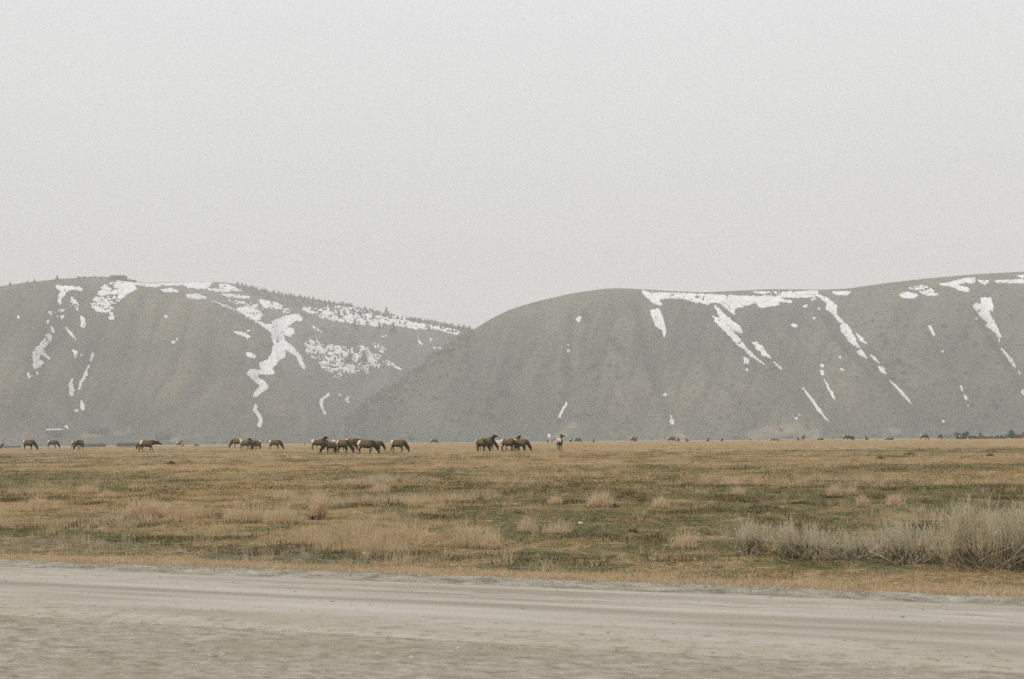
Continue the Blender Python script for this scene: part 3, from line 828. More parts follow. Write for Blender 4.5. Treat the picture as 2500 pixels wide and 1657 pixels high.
wood('bare_aspen_wood', ASP, pts, 'thin grey leafless wood on the middle of the back slope', 'wood')
pts = []
for i in range(300):                                  # brush on the shoulder where the right hill meets the back slope
    tt_ = random.random(); x = 840 + tt_ * 320; y = interp(x, SIL_R) + abs(random.gauss(0, 1)) * 26 + 2
    pts.append((x, y, random.uniform(5, 10), random.uniform(0.9, 1.5)))
for i in range(60):
    x = random.uniform(190, 320); pts.append((x, interp(x, SIL_L) + random.uniform(0.5, 2), random.uniform(2, 5), 1.6))
for i in range(260):                                  # low scrub along the foot of the hills
    x = random.uniform(-60, 2560)
    if fbm(np.array([x / 60.]), np.array([0.5]), 171, 3)[0] < 0.5: continue
    yb = 1092 - 0.0092 * x
    pts.append((x, yb - abs(random.gauss(0, 1)) * 7 - 3, random.uniform(3, 7), random.uniform(1.2, 2.4)))
SHR2 = [shrub_mesh('shoulder_brush', M_RIDGE, 150 + k) for k in range(3)]
wood('hillside_brush', SHR2, pts, 'dark brush on the right hill shoulder and along the foot of the hills', 'brush')
G_SHR = 'dark shrubs scattered over the right hill'
cnt = 0
dots_J = [(555, 850, 60), (440, 1080, 80), (330, 1170, 60), (330, 1120, 50), (1260, 720, 45), (1350, 640, 50), (1390, 700, 40), (1210, 940, 30), (1380, 945, 30), (1415, 940, 25), (1300, 950, 20), (1380, 1165, 30),
          (1125, 1250, 30), (1460, 1290, 25), (1185, 850, 50), (1215, 820, 40), (1310, 845, 35), (1365, 850, 25), (1170, 735, 40), (960, 880, 70), (1500, 900, 30), (1090, 440, 60), (1110, 400, 40), (920, 1080, 35), (350, 1270, 40), (120, 1230, 40), (540, 1230, 35), (400, 960, 40)]
for x, y, h in dots_J:
    place('juniper_shrub', random.choice(SHR), 1100 + x / 3.38, 640 + (y + h / 2) / 3.38, h / 3.38, 'dark round shrub on the open slope of the right hill', 'shrub', G_SHR, 1.25)
dots_H = [(1100, 860, 40), (1160, 860, 50), (1200, 970, 40), (1420, 760, 40), (1560, 900, 40), (1800, 970, 45), (1900, 870, 35), (2100, 1300, 60), (1230, 470, 30), (1590, 530, 40), (1480, 1090, 35), (1570, 1090, 30), (1320, 920, 30), (490, 840, 30), (900, 1220, 25), (780, 880, 20), (2140, 1230, 30), (1030, 680, 50), (1010, 620, 35), (1620, 640, 30), (1430, 850, 25), (1880, 1190, 30), (1680, 750, 35), (2220, 1010, 25)]
for x, y, h in dots_H:
    place('juniper_shrub', random.choice(SHR), 1900 + x / 3.92, 660 + (y + h / 2) / 3.92, h / 3.92, 'dark round shrub on the open slope of the right hill', 'shrub', G_SHR, 1.3)
while cnt < 200:
    x = random.uniform(870, 2490); y = random.uniform(760, 1050)
    if y < interp(x, SIL_R) + 45: continue
    dens = fbm(np.array([x / 120.]), np.array([y / 90.]), 97, 3)[0]
    wgt = (0.75 if x < 1450 else (0.25 if x < 2050 else 0.7)) * (dens - 0.25) * 2
    if random.random() > wgt: continue
    place('juniper_shrub', random.choice(SHR), x, y, random.uniform(4.5, 9), 'dark round shrub on the open slope of the right hill', 'shrub', G_SHR, random.uniform(1.1, 1.6)); cnt += 1
for (x, y, h, lab) in [(977, 1074, 9, 'small conifer above the back of the white-rumped elk grazing alone'), (1000, 1070, 10, 'conifer above the head of the elk grazing alone, taller of a pair'),
                       (1008, 1072, 9, 'conifer above the head of the elk grazing alone, right of a pair'), (655, 1078, 14, 'tallest dark conifer at the hill foot, right of the group of four elk'),
                       (690, 1080, 9, 'dark conifer right above the side-on elk beside the group of four'), (636, 1080, 8, 'low conifer behind the head-up elk of the group of four'),
                       (715, 1084, 8, 'low dark conifer between the group of four and the largest group'), (1330, 1076, 10, 'round dark tree at the hill foot, left of the elk seen from behind'),
                       (932, 1076, 7, 'small conifer behind the large striding elk')]:
    place('conifer_tree', random.choice(CON), x, y, h, lab, 'conifer', 'conifers at the foot of the hills', 1.4)

# ------------------------------------------------------------------ far buildings
def building(name, px, dist, wpx, hpx, base_py, label, wall_mat, roof_mat, roof_frac=0.4, depth=9.0, on_hill=False, nwin=3, yaw=0.0, flat=False):
    if on_hill:
        h = cast(px, base_py); pos = np.array(h[0]); D = pos[1]
        pos[2] -= 1.0
    else:
        x, y, z = at_dist(px, dist); pos = np.array([x, y, z]); D = y
    Wd = wpx * D / F_PX
    top = hpx * D / F_PX
    root = obj(name, None, loc=pos, label=label, cat='building'); root.rotation_euler = (0, 0, yaw); root.empty_display_size = 1
    if on_hill: top += 1.0
    wh = top * (1 - roof_frac)
    m = MB(); m.box(-Wd / 2, Wd / 2, -depth / 2, depth / 2, -1.5, wh); obj('wall', m.mesh('wall', wall_mat), root)
    m = MB(); e_ = 0.6
    if flat:
        m.box(-Wd / 2 - e_, Wd / 2 + e_, -depth / 2 - e_, depth / 2 + e_, wh + 0.003, top)
    else:
        hw, hd = Wd / 2 + e_, depth / 2 + e_
        m.add([(-hw, -hd, wh), (hw, -hd, wh), (hw, hd, wh), (-hw, hd, wh), (-hw, 0, top), (hw, 0, top)],
              [(0, 1, 5, 4), (2, 3, 4, 5), (0, 4, 3), (1, 2, 5), (0, 3, 2, 1)])
    obj('roof', m.mesh('roof', roof_mat), root)
    for i in range(nwin):
        m = MB(); xx = -Wd / 2 + Wd * (i + 0.75) / (nwin + 0.5); ww = min(1.2, Wd / (nwin * 3))
        m.box(xx - ww, xx + ww, -depth / 2 - 0.06, -depth / 2 - 0.003, wh * 0.35, wh * 0.75)
        obj('window', m.mesh('window', M_GLASS), root)
    m = MB(); m.box(Wd * 0.28, Wd * 0.28 + 1.4, -depth / 2 - 0.1, -depth / 2 - 0.004, -0.5, min(2.3, wh * 0.7)); obj('door', m.mesh('door', M_ROOF_D), root)
    return root
building('long_barn', 312, 760, 44, 16, 0, 'long low dark barn behind the walking elk', M_BARN, M_ROOF_D, 0.35)
building('long_barn', 228, 770, 48, 14.5, 0, 'long low dark barn left of the walking elk, right of the pair of grazing elk', M_BARN, M_ROOF_D, 0.35)
building('low_shed', 25, 760, 38, 11.5, 0, 'very low dark shed on the field edge at the far left', M_BARN, M_ROOF_D, 0.3)
building('hillside_house', 134, 0, 35, 11, 1056, 'dark hillside house with a pale metal roof, low on the left hill', M_BARN, M_ROOF_P, 0.28, on_hill=True, depth=12)
building('hillside_house', 241, 0, 44, 10, 1051, 'dark hillside house above the tan bare-earth cut', M_BARN, M_ROOF_D, 0.45, on_hill=True, depth=12)
building('hillside_house', 400, 0, 36, 12, 1066, 'dark hip-roofed house low on the left hill above the walking elk', M_BARN, M_ROOF_D, 0.55, on_hill=True, depth=12)
building('hilltop_building', 290, 0, 34, 9, 683.5, 'flat-topped blocky building on the skyline of the left hill', M_BARN, M_BARN, 0.15, on_hill=True, depth=14, flat=True)
building('hilltop_shed', 320, 0, 20, 4, 689.5, 'low flat shed beside the blocky building on the left hill skyline', M_BARN, M_BARN, 0.2, on_hill=True, depth=10, nwin=1, flat=True)
building('pale_roofed_shed', 1234, 900, 46, 15.5, 0, 'long low shed with a pale roof showing between two groups of elk', M_BARN, M_ROOF_S, 0.5, nwin=3, depth=12)

# ------------------------------------------------------------------ bushes, hedge and fence at the right edge of the field
def bush(name, px, dist, wpx, toppx, label, mat, seed, cat='bush', nball=9, group=None, conical=False):
    x, y, z = at_dist(px, dist); rd = random.Random(seed)
    Wd = wpx * y / F_PX
    yh = 1060 + (1250 - px) * 0.0092
    H = CAM_Z + (yh - toppx) * y / F_PX - z
    root = obj(name, None, loc=(x, y, z), label=label, cat=cat, group=group); root.empty_display_size = 0.5
    m = MB()
    m.tube([(0, 0, -0.1), (0.05, 0, H * 0.35), (0.02, 0.05, H * 0.7)], [H * 0.035, H * 0.025, H * 0.01], 6)
    for k in range(4):
        a = rd.uniform(0, 6.28); m.tube([(0, 0, H * 0.15), (math.cos(a) * Wd * 0.2, math.sin(a) * Wd * 0.2, H * 0.5), (math.cos(a) * Wd * 0.33, math.sin(a) * Wd * 0.33, H * 0.7)], [H * 0.02, H * 0.014, H * 0.006], 5)
    obj('trunk', m.mesh('trunk', M_BARK), root)
    m = MB()
    for k in range(nball):
        f = rd.random()
        if conical:
            zc = H * (0.2 + 0.7 * f); q = Wd * 0.5 * (1 - f) * rd.random(); rb = Wd * 0.28 * (1.1 - f) + 0.12
        else:
            zc = H * rd.uniform(0.28, 0.74); q = Wd * 0.3 * rd.random() ** 0.5; rb = min(Wd, H) * rd.uniform(0.2, 0.28)
        a = rd.uniform(0, 6.28)
        leafball(m, (math.cos(a) * q, math.sin(a) * q, zc), rb, 90, 0.13 + 0.02 * H, rd)
    obj('crown', m.mesh('crown', mat), root)
bush('round_bush', 2341, 560, 26, 1051, 'dark round bush at the left end of the hedge, right of the fence', M_BUSH, 1, nball=12)
bush('round_bush', 2357, 572, 22, 1048.5, 'taller dark bush touching the left round bush', M_BUSH, 2, nball=11)
bush('dead_conifer', 2394, 580, 13, 1047, 'rusty pointed dead conifer standing up out of the hedge', M_RUST, 3, cat='tree', conical=True, nball=9)
bush('hedge_tree', 2471, 575, 21, 1043.5, 'dark tree standing taller than the hedge near the right edge', M_BUSH, 4, cat='tree', nball=13)
bush('hedge_tree', 2497, 590, 14, 1049, 'rusty leafless tree cut by the right edge', M_RUST, 5, cat='tree', nball=8)
LB = ['low grey hedge bush just right of the round bushes', 'low grey hedge bush under the rusty dead conifer', 'low hedge bush right of the rusty dead conifer', 'low hedge bush in the middle of the hedge',
      'low hedge bush behind the half-hidden elk', 'low grey hedge bush left of the taller tree', 'pale grey bush below the taller tree', 'pale grey bush right of the taller tree']
for k, px in enumerate((2370, 2385, 2401, 2416, 2432, 2449, 2466, 2485)):
    bush('hedge_bush', px, 600, 25, 1060 - (3 if k > 5 else 0), LB[k], M_HEDGE if k != 3 else M_BUSH, 20 + k, nball=9, group='bushes of the field hedge')
x, y, z = at_dist(2303, 545)
fr = obj('slat_fence', None, loc=(x, y, z), label='weathered grey upright-slat fence beside the round bushes', cat='fence'); fr.empty_display_size = 0.5
top = CAM_Z + (1050.3 - 1061.5) * y / F_PX - z
L_ = 28 * y / F_PX
slat = MB(); slat.box(-0.09, 0.09, -0.015, 0.015, 0.12, top); slat_me = slat.mesh('slat', M_FENCE)
for k in range(16):
    obj('slat', slat_me, fr, loc=(L_ * (k + 0.5) / 16, 0, random.uniform(-0.05, 0.03)))
pm = MB(); pm.box(-0.06, 0.06, -0.05, 0.05, -0.3, top + 0.05); pme = pm.mesh('post', M_FENCE)
for k in range(4): obj('post', pme, fr, loc=(L_ * k / 3, 0.07, 0))
rm_ = MB(); rm_.box(0, L_, 0.018, 0.05, -0.04, 0.04); rme = rm_.mesh('rail', M_FENCE)
for zz in (0.4, top - 0.3): obj('rail', rme, fr, loc=(0, 0, zz))
x, y, z = at_dist(1618, 500)
m = MB(); m.tube([(0, 0, -0.3), (0, 0, 1.15)], [0.09, 0.09], 8)
po = obj('marker_post', None, loc=(x, y, z), label='thin pale marker post on the skyline of the field, left of grazing elk', cat='post'); po.empty_display_size = 0.3
obj('shaft', m.mesh('shaft', M_FENCE), po)
m = MB(); m.tube([(0, 0, 1.15), (0, 0, 1.45), (0, 0, 1.5)], [0.2, 0.2, 0.08], 8); obj('cap', m.mesh('cap', M_POST), po)

# ------------------------------------------------------------------ elk
def elk_mesh(name, pose, seed=0):
    rd = random.Random(seed); m = MB()
    bed = pose.startswith('bed')
    dz = -0.60 if bed else 0.0
    body = [(-0.82, 1.12, .15, .13), (-0.74, 1.09, .28, .22), (-0.53, 1.06, .34, .29), (-0.25, 1.01, .37, .33), (0.1, 0.99, .40, .34), (0.35, 1.02, .405, .31), (0.53, 1.07, .35, .24), (0.68, 1.10, .23, .16)]
    n = 12; b0 = len(m.v)
    for (x, zc, hh, hw) in body:
        for k in range(n):
            a = 2 * math.pi * k / n
            m.v.append((x, math.cos(a) * hw, zc + dz + math.sin(a) * hh))
    for i in range(len(body) - 1):
        for k in range(n): m.f.append((b0 + i * n + k, b0 + i * n + (k + 1) % n, b0 + (i + 1) * n + (k + 1) % n, b0 + (i + 1) * n + k))
    m.f.append(tuple(b0 + k for k in reversed(range(n)))); m.f.append(tuple(b0 + (len(body) - 1) * n + k for k in range(n)))
    S = Vector((0.52, 0, 1.14 + dz))
    if pose.startswith('graze'):
        sd = 0.14 if pose.endswith('b') else (-0.25 if pose.endswith('c') else 0.0)
        neck = [S, Vector((0.80, sd * .3, 0.98)), Vector((1.02, sd * .8, 0.68)), Vector((1.14, sd * 1.2, 0.44))]
        head = [neck[-1], Vector((1.20, sd * 1.25, 0.30)), Vector((1.25, sd * 1.3, 0.14)), Vector((1.27, sd * 1.3, 0.03))]
    elif pose.startswith('walk'):
        neck = [S, Vector((0.80, 0, 1.12)), Vector((1.08, 0, 1.10)), Vector((1.28, 0, 1.10))]
        head = [neck[-1], Vector((1.42, 0, 1.05)), Vector((1.58, 0, 0.96)), Vector((1.70, 0, 0.90))]
    elif pose.startswith('alert') or pose == 'bed_up':
        tw = {'alert': 0.0, 'alert_r': -0.9, 'alert_b': -2.2, 'alert_l': 0.9, 'bed_up': 0.5}[pose]
        ca, sa = math.cos(tw), math.sin(tw)
        neck = [S, Vector((0.68, 0, 1.30 + dz)), Vector((0.84, 0, 1.46 + dz)), Vector((0.95, 0, 1.60 + dz))]
        hb = neck[-1]
        head = [hb, hb + Vector((0.13 * ca, 0.13 * sa, 0.03)), hb + Vector((0.30 * ca, 0.30 * sa, -0.04)), hb + Vector((0.42 * ca, 0.42 * sa, -0.10))]
    else:                                             # bed_down: chin on the ground
        neck = [S, Vector((0.78, .1, 0.45)), Vector((1.0, .2, 0.33)), Vector((1.15, .3, 0.25))]
        head = [neck[-1], Vector((1.27, .36, 0.20)), Vector((1.40, .4, 0.12)), Vector((1.48, .42, 0.09))]
    m.tube(neck, [(.30, .20), (.265, .165), (.21, .14), (.155, .12)], 10)
    m.tube(head, [.13, .125, .085, .06], 8)
    hd = (head[1] - head[0]).normalized(); side = hd.cross(Vector((0, 0, 1)))
    if side.length < 0.2: side = Vector((0, 1, 0))
    side.normalize(); up = side.cross(hd).normalized()
    for s in (-1, 1):
        e0 = head[0] + side * (0.08 * s) + up * 0.06
        m.tube([e0, e0 + side * (0.10 * s) + up * 0.10 - hd * 0.03, e0 + side * (0.17 * s) + up * 0.18 - hd * 0.05], [.045, .055, .022], 6)
    m.tube([(-0.80, 0, 1.22 + dz), (-0.90, 0, 1.15 + dz), (-0.92, 0, 1.06 + dz)], [.05, .04, .03], 6)
    if not bed:
        st = {'walk': (0.22, -0.25, -0.10, 0.32)}.get(pose[:4], None) or ((0.10, -0.08, 0.06, -0.05) if not pose.endswith('b') else (-0.06, 0.16, -0.10, 0.10))
        for s, o1, o2 in ((1, st[0], st[2]), (-1, st[1], st[3])):
            y_ = 0.14 * s
            m.tube([(-0.58, y_, 1.05), (-0.50 + o1 * .3, y_ * 1.1, 0.76), (-0.72 + o1 * .7, y_, 0.46), (-0.68 + o1, y_, 0.12), (-0.63 + o1, y_, 0.0)], [(.20, .12), (.135, .085), .055, .042, .052], 8)
            m.tube([(0.42, y_, 1.02), (0.40 + o2 * .2, y_, 0.72), (0.43 + o2 * .6, y_ * .9, 0.40), (0.42 + o2, y_ * .9, 0.10), (0.46 + o2, y_ * .9, 0.0)], [(.16, .10), (.09, .075), .052, .040, .052], 8)
    else:
        for s in (-1, 1):
            m.tube([(-0.55, .2 * s, 0.35), (-0.25, .30 * s, 0.2), (-0.55, .32 * s, 0.07), (-0.2, .34 * s, 0.05)], [.16, .10, .06, .05], 8)
            m.tube([(0.45, .16 * s, 0.35), (0.62, .2 * s, 0.14), (0.35, .24 * s, 0.06), (0.2, .24 * s, 0.05)], [.12, .08, .055, .05], 8)
    me0 = m.mesh('tmp')
    bm = bmesh.new(); bm.from_mesh(me0); bmesh.ops.recalc_face_normals(bm, faces=bm.faces); bm.to_mesh(me0); bm.free()
    tmp = bpy.data.objects.new('tmp', me0); col.objects.link(tmp)
    md = tmp.modifiers.new('r', 'REMESH'); md.mode = 'VOXEL'; md.voxel_size = 0.032; md.use_smooth_shade = True
    sm = tmp.modifiers.new('s', 'SMOOTH'); sm.factor = 0.5; sm.iterations = 2
    dg = bpy.context.evaluated_depsgraph_get()
    me = bpy.data.meshes.new_from_object(tmp.evaluated_get(dg))
    bpy.data.objects.remove(tmp); bpy.data.meshes.remove(me0)
    me.name = name
    P = np.zeros(len(me.vertices) * 3); me.vertices.foreach_get('co', P); P = P.reshape(-1, 3)
    x, y_, z = P[:, 0], P[:, 1], P[:, 2] - dz
    def segd(pl):
        d = np.full(len(P), 9.0)
        for a, b_ in zip(pl[:-1], pl[1:]):
            a, b_ = np.array(a), np.array(b_); ab = b_ - a
            tt_ = np.clip(((P - a) @ ab) / (ab @ ab), 0, 1); d = np.minimum(d, np.linalg.norm(P - a - tt_[:, None] * ab, axis=1))
        return d
    tan = np.array([0.165, 0.108, 0.046]); dark = np.array([0.022, 0.013, 0.008]); cream = np.array([0.80, 0.68, 0.52]); leg = np.array([0.030, 0.019, 0.011])
    c = np.tile(tan, (len(P), 1))
    mixc = lambda c, k, w: c * (1 - w[:, None]) + k * w[:, None]
    c = mixc(c, tan * 0.55, sstep(0.95, 0.75, z))
    c = mixc(c, np.array([0.09, 0.05, 0.025]), sstep(1.24, 1.38, z) * 0.7)
    c = mixc(c, leg, sstep(0.92, 0.72, z))
    nk = sstep(0.21, 0.15, segd(neck[1:] + head[1:])) * sstep(0.55, 0.72, x)
    if pose == 'alert_b': nk = np.maximum(nk, sstep(0.16, 0.12, segd(head)))
    c = mixc(c, dark, np.maximum(nk, sstep(0.50, 0.72, x) * 0.8))
    rump = sstep(-0.50, -0.58, x + 0.10 * (1.2 - z)) * sstep(0.92, 1.0, z) * sstep(0.285, 0.225, np.abs(y_))
    c = mixc(c, cream, rump)
    c = mixc(c, np.array([0.20, 0.12, 0.07]), sstep(0.07, 0.04, np.abs(y_)) * sstep(-0.80, -0.86, x) * sstep(0.95, 1.0, z) * 0.6)
    cattr(me, 'coat', c)
    me.materials.append(M_ELK)
    return me
POSES = {p: elk_mesh('elk', p, i) for i, p in enumerate(['graze', 'graze_b', 'graze_c', 'walk', 'alert', 'alert_r', 'alert_b', 'alert_l', 'bed_up', 'bed_down'])}

def elk(pose, px, foot, hpx, yaw, label, group=None, dist=None, scale=None):
    if dist: x, y, z = at_dist(px, dist)
    else: x, y, z = ground_at(px, foot)
    o = obj('elk', POSES[pose], loc=(x, y, z - 0.05), label=label, cat='elk', group=group)
    d = math.hypot(x, y)
    s = scale or (np.clip(hpx * d / F_PX / 1.40, 0.85, 1.25) if hpx else 1.0)
    o.scale = (s, s, s); o.rotation_euler = (0, 0, R(yaw) - math.atan2(x, y))
    return o
G1 = 'elk grazing across the field'
# yaw: 0 faces right, 90 faces away, 180 faces left, -90 faces the camera
elk('graze_b', 70, 1097.7, 25, -38, 'elk grazing with its pale rump up at left, leftmost of the standing elk', G1)
elk('graze', 128, 1092.3, 19, -12, 'small elk grazing side-on, second standing elk from the left', G1)
elk('graze_b', 184, 1091, 16, 15, 'small dark elk half hidden behind the elk that lowers its head to the left', G1)
elk('graze_c', 196, 1096.5, 24, -115, 'elk with a pale back facing the camera, head lowered, third from the left', G1)
elk('walk', 359, 1101.5, 28, -8, 'elk walking to the right alone with its neck stretched low and forward', G1)
elk('graze_b', 341, 1095.5, 20, 105, 'elk mostly hidden behind the walking elk, only its pale rump showing', G1)
elk('graze_b', 579, 1091.5, 22, 150, 'pale-rumped elk at the back left of the group of four', G1)
elk('graze', 600, 1097, 24, -35, 'front elk of the group of four, head down, pale rump at left', G1)
elk('alert', 624, 1094, 21, 160, 'elk holding its head high in the group of four, facing left', G1)
elk('graze_c', 629, 1096.5, 22, -125, 'elk facing the camera with its head down at the right of the group of four', G1)
elk('graze', 671, 1095.5, 23.5, -14, 'lone grey-brown elk grazing side-on just right of the group of four', G1)
elk('alert', 776, 1097.5, 27, 10, 'elk with raised head and pricked ears at the left of the largest group', G1)
elk('graze', 785, 1095, 25, 25, 'elk hidden behind the head-up elk of the largest group, extra legs showing', G1)
elk('graze_c', 808, 1104.5, 29, -150, 'elk facing left with its head down between two pale rumps in the largest group', G1)
elk('graze_b', 817, 1102.5, 31, 80, 'elk standing rump-on with a bright white rump in the largest group', G1)
elk('graze_b', 838, 1104.5, 33, -42, 'dark stocky elk grazing towards the camera in the middle of the largest group', G1)
elk('graze', 852, 1097, 26, -30, 'elk behind the dark stocky elk, only its dark neck and lowered head showing', G1)
elk('walk', 858, 1096, 27, 12, 'elk behind the dark stocky elk with its head stretched out to the right', G1)
elk('graze_b', 894, 1107, 35, -14, 'large striding elk grazing side-on at the front of the largest group', G1)
elk('graze', 919, 1099, 25, -16, 'elk half hidden behind the large striding elk, grazing to the right', G1)
elk('graze', 972, 1102.5, 31, -18, 'elk grazing alone with a crisp white rump, right of the largest group', G1)
elk('graze_b', 1175, 1100.5, 32, -52, 'front left elk of the middle group, rump at left and head down to the camera', G1)
elk('alert', 1186, 1098.5, 31, -6, 'elk of the middle group looking right over the others with raised head', G1)
elk('graze', 1194, 1097.5, 27, -25, 'elk of the middle group seen behind the front left one, head down at right', G1)
elk('graze_b', 1240, 1100, 31, -20, 'front right elk of the middle group, side-on with pale rump at left', G1)
elk('alert_l', 1250, 1097, 29, 20, 'elk of the middle group with only its raised dark head and ears showing', G1)
elk('graze_c', 1261, 1098.5, 30, 60, 'elk of the middle group turned away, pale rump in the centre', G1)
elk('graze', 1272, 1100, 30, -22, 'rightmost elk of the middle group, grazing to the right', G1)
elk('alert_r', 1367, 1097.4, 31, 80, 'lone elk seen from behind with head raised and turned right', G1)
# distant elk on and beyond the crest of the field
G2 = 'distant elk on the skyline of the field'
FAR = [('bed_up', -3, 0, 300, 1.0, 20, 'elk cut off by the left edge of the frame'),
       ('alert', 437, 0, 440, 1.15, 40, 'tiny pale elk standing alone on the skyline, right of the walking elk'),
       ('bed_up', 446.5, 0, 432, 0.85, -76, 'tiny dark head just right of the pale elk standing alone'),
       ('bed_down', 477, 0, 440, 1.0, 0, 'tiniest dark speck of an elk on the left half of the skyline'),
       ('bed_up', 744, 0, 440, .8, -94, 'low dark elk on the skyline left of the largest group'),
       ('graze', 1059, 0, 400, 1.0, -5, 'distant elk grazing on the skyline between the two big groups'),
       ('bed_up', 1337, 0, 440, 1.0, -87, 'dark dot of an elk just left of the lone elk seen from behind'),
       ('bed_down', 1346, 0, 430, 1.0, 60, 'very low speck of an elk beside the lone elk seen from behind'),
       ('graze_b', 1393, 0, 420, 1.0, 70, 'distant stocky elk just right of the lone elk seen from behind'),
       ('graze', 1409, 0, 420, 1.1, -15, 'distant elk head down, second to the right of the lone elk seen from behind'),
       ('bed_up', 1449, 0, 432, 1.0, -79, 'single bedded elk on the skyline, right of the head-down distant elk'),
       ('graze_b', 1545, 0, 420, 1.1, 30, 'pale distant elk grazing left of the marker post, left of two'),
       ('alert', 1550, 0, 420, 0.85, -50, 'dark distant elk left of the marker post, right of two'),
       ('graze', 1638, 0, 432, 1.15, -5, 'distant elk grazing side-on just right of the marker post'),
       ('bed_up', 1656, 0, 432, 1.15, -86, 'bedded distant elk right of the elk grazing beside the marker post'),
       ('bed_up', 1677.5, 0, 432, 1.1, -107, 'upright dark bedded elk, third right of the marker post'),
       ('bed_up', 1728, 0, 432, 1.1, -78, 'bedded elk alone on the skyline, fourth right of the marker post'),
       ('bed_up', 1762, 0, 440, 1.0, -72, 'small bedded elk, fifth right of the marker post'),
       ('alert', 1832, 0, 415, 0.85, 90, 'dark upright elk seen end-on below the bare earth of the right hill'),
       ('bed_down', 1885, 0, 440, 1.0, 0, 'tiny dark speck, left one of the two specks below the bare earth'),
       ('bed_down', 1894, 0, 440, 0.9, 0, 'tiny dark speck, right one of the two specks below the bare earth'),
       ('bed_up', 1949, 0, 440, 1.1, -99, 'bedded elk touching the tall standing pale elk on its left'),
       ('alert', 1961, 0, 420, 1.0, -70, 'tallest standing pale elk on the right half of the skyline'),
       ('bed_down', 2000, 0, 430, 1.1, 0, 'low dark speck of an elk right of the tallest standing elk'),
       ('graze_b', 2066, 0, 430, 1.2, -20, 'large grazing elk, left of a close pair on the right skyline'),
       ('graze', 2073, 0, 435, 1.0, 10, 'elk hidden behind the close pair on the right skyline'),
       ('graze_c', 2082, 0, 440, 1.1, -60, 'grazing elk, right of a close pair on the right skyline'),
       ('bed_up', 2116, 0, 425, 1.15, -106, 'upright dark bedded elk right of the close pair'),
       ('bed_down', 2166, 0, 435, 1.1, 0, 'left of two tiny specks between the close pair and the side-on grazer'),
       ('bed_up', 2179, 0, 440, 1.0, -89, 'right of two tiny specks between the close pair and the side-on grazer'),
       ('graze', 2255, 0, 370, 1.05, -5, 'dark side-on elk grazing on the skyline left of the fence'),
       ('graze_c', 2295, 0, 390, 1.1, -55, 'elk with lowered head at the left end of the fence'),
       ('graze_b', 2349, 0, 460, 1.1, -15, 'elk with a white rump in front of the round bushes'),
       ('graze', 2431, 0, 460, 0.95, -20, 'small elk in front of the hedge, right of the rusty conifer')]
for pose, px, _, dist, s, yaw, lab in FAR:
    elk(pose, px, 0, 0, yaw, lab, G2, dist=dist, scale=s)

# ------------------------------------------------------------------ grass
def blade(m, p, h, w, lean, az, rd, seg=3, droop=0.4):
    d = Vector((math.cos(az), math.sin(az), 0)); s = Vector((-math.sin(az + rd.uniform(-.8, .8)), math.cos(az), 0)).normalized()
    b0 = len(m.v)
    for i in range(seg + 1):
        q = i / seg
        c_ = Vector(p) + d * (lean * h * (q ** 1.6)) + Vector((0, 0, h * (q - droop * lean * q * q)))
        ww = w * (1 - q) ** 0.7 * 0.5
        if i < seg: m.v += [tuple(c_ - s * ww), tuple(c_ + s * ww)]
        else: m.v += [tuple(c_)]
    for i in range(seg - 1): m.f.append((b0 + 2 * i, b0 + 2 * i + 1, b0 + 2 * i + 3, b0 + 2 * i + 2))
    m.f.append((b0 + 2 * (seg - 1), b0 + 2 * (seg - 1) + 1, b0 + 2 * seg))

def clump(name, mat, n, rad, h0, h1, w, lean, seed, seg=2):
    rd = random.Random(seed); m = MB()
    for i in range(n):
        a = rd.uniform(0, 6.28); q = rad * math.sqrt(rd.random())
        blade(m, (math.cos(a) * q, math.sin(a) * q, -0.01), rd.uniform(h0, h1), w * rd.uniform(0.6, 1.3), rd.uniform(0.15, lean), rd.uniform(0, 6.28), rd, seg)
    return m.mesh(name, mat)

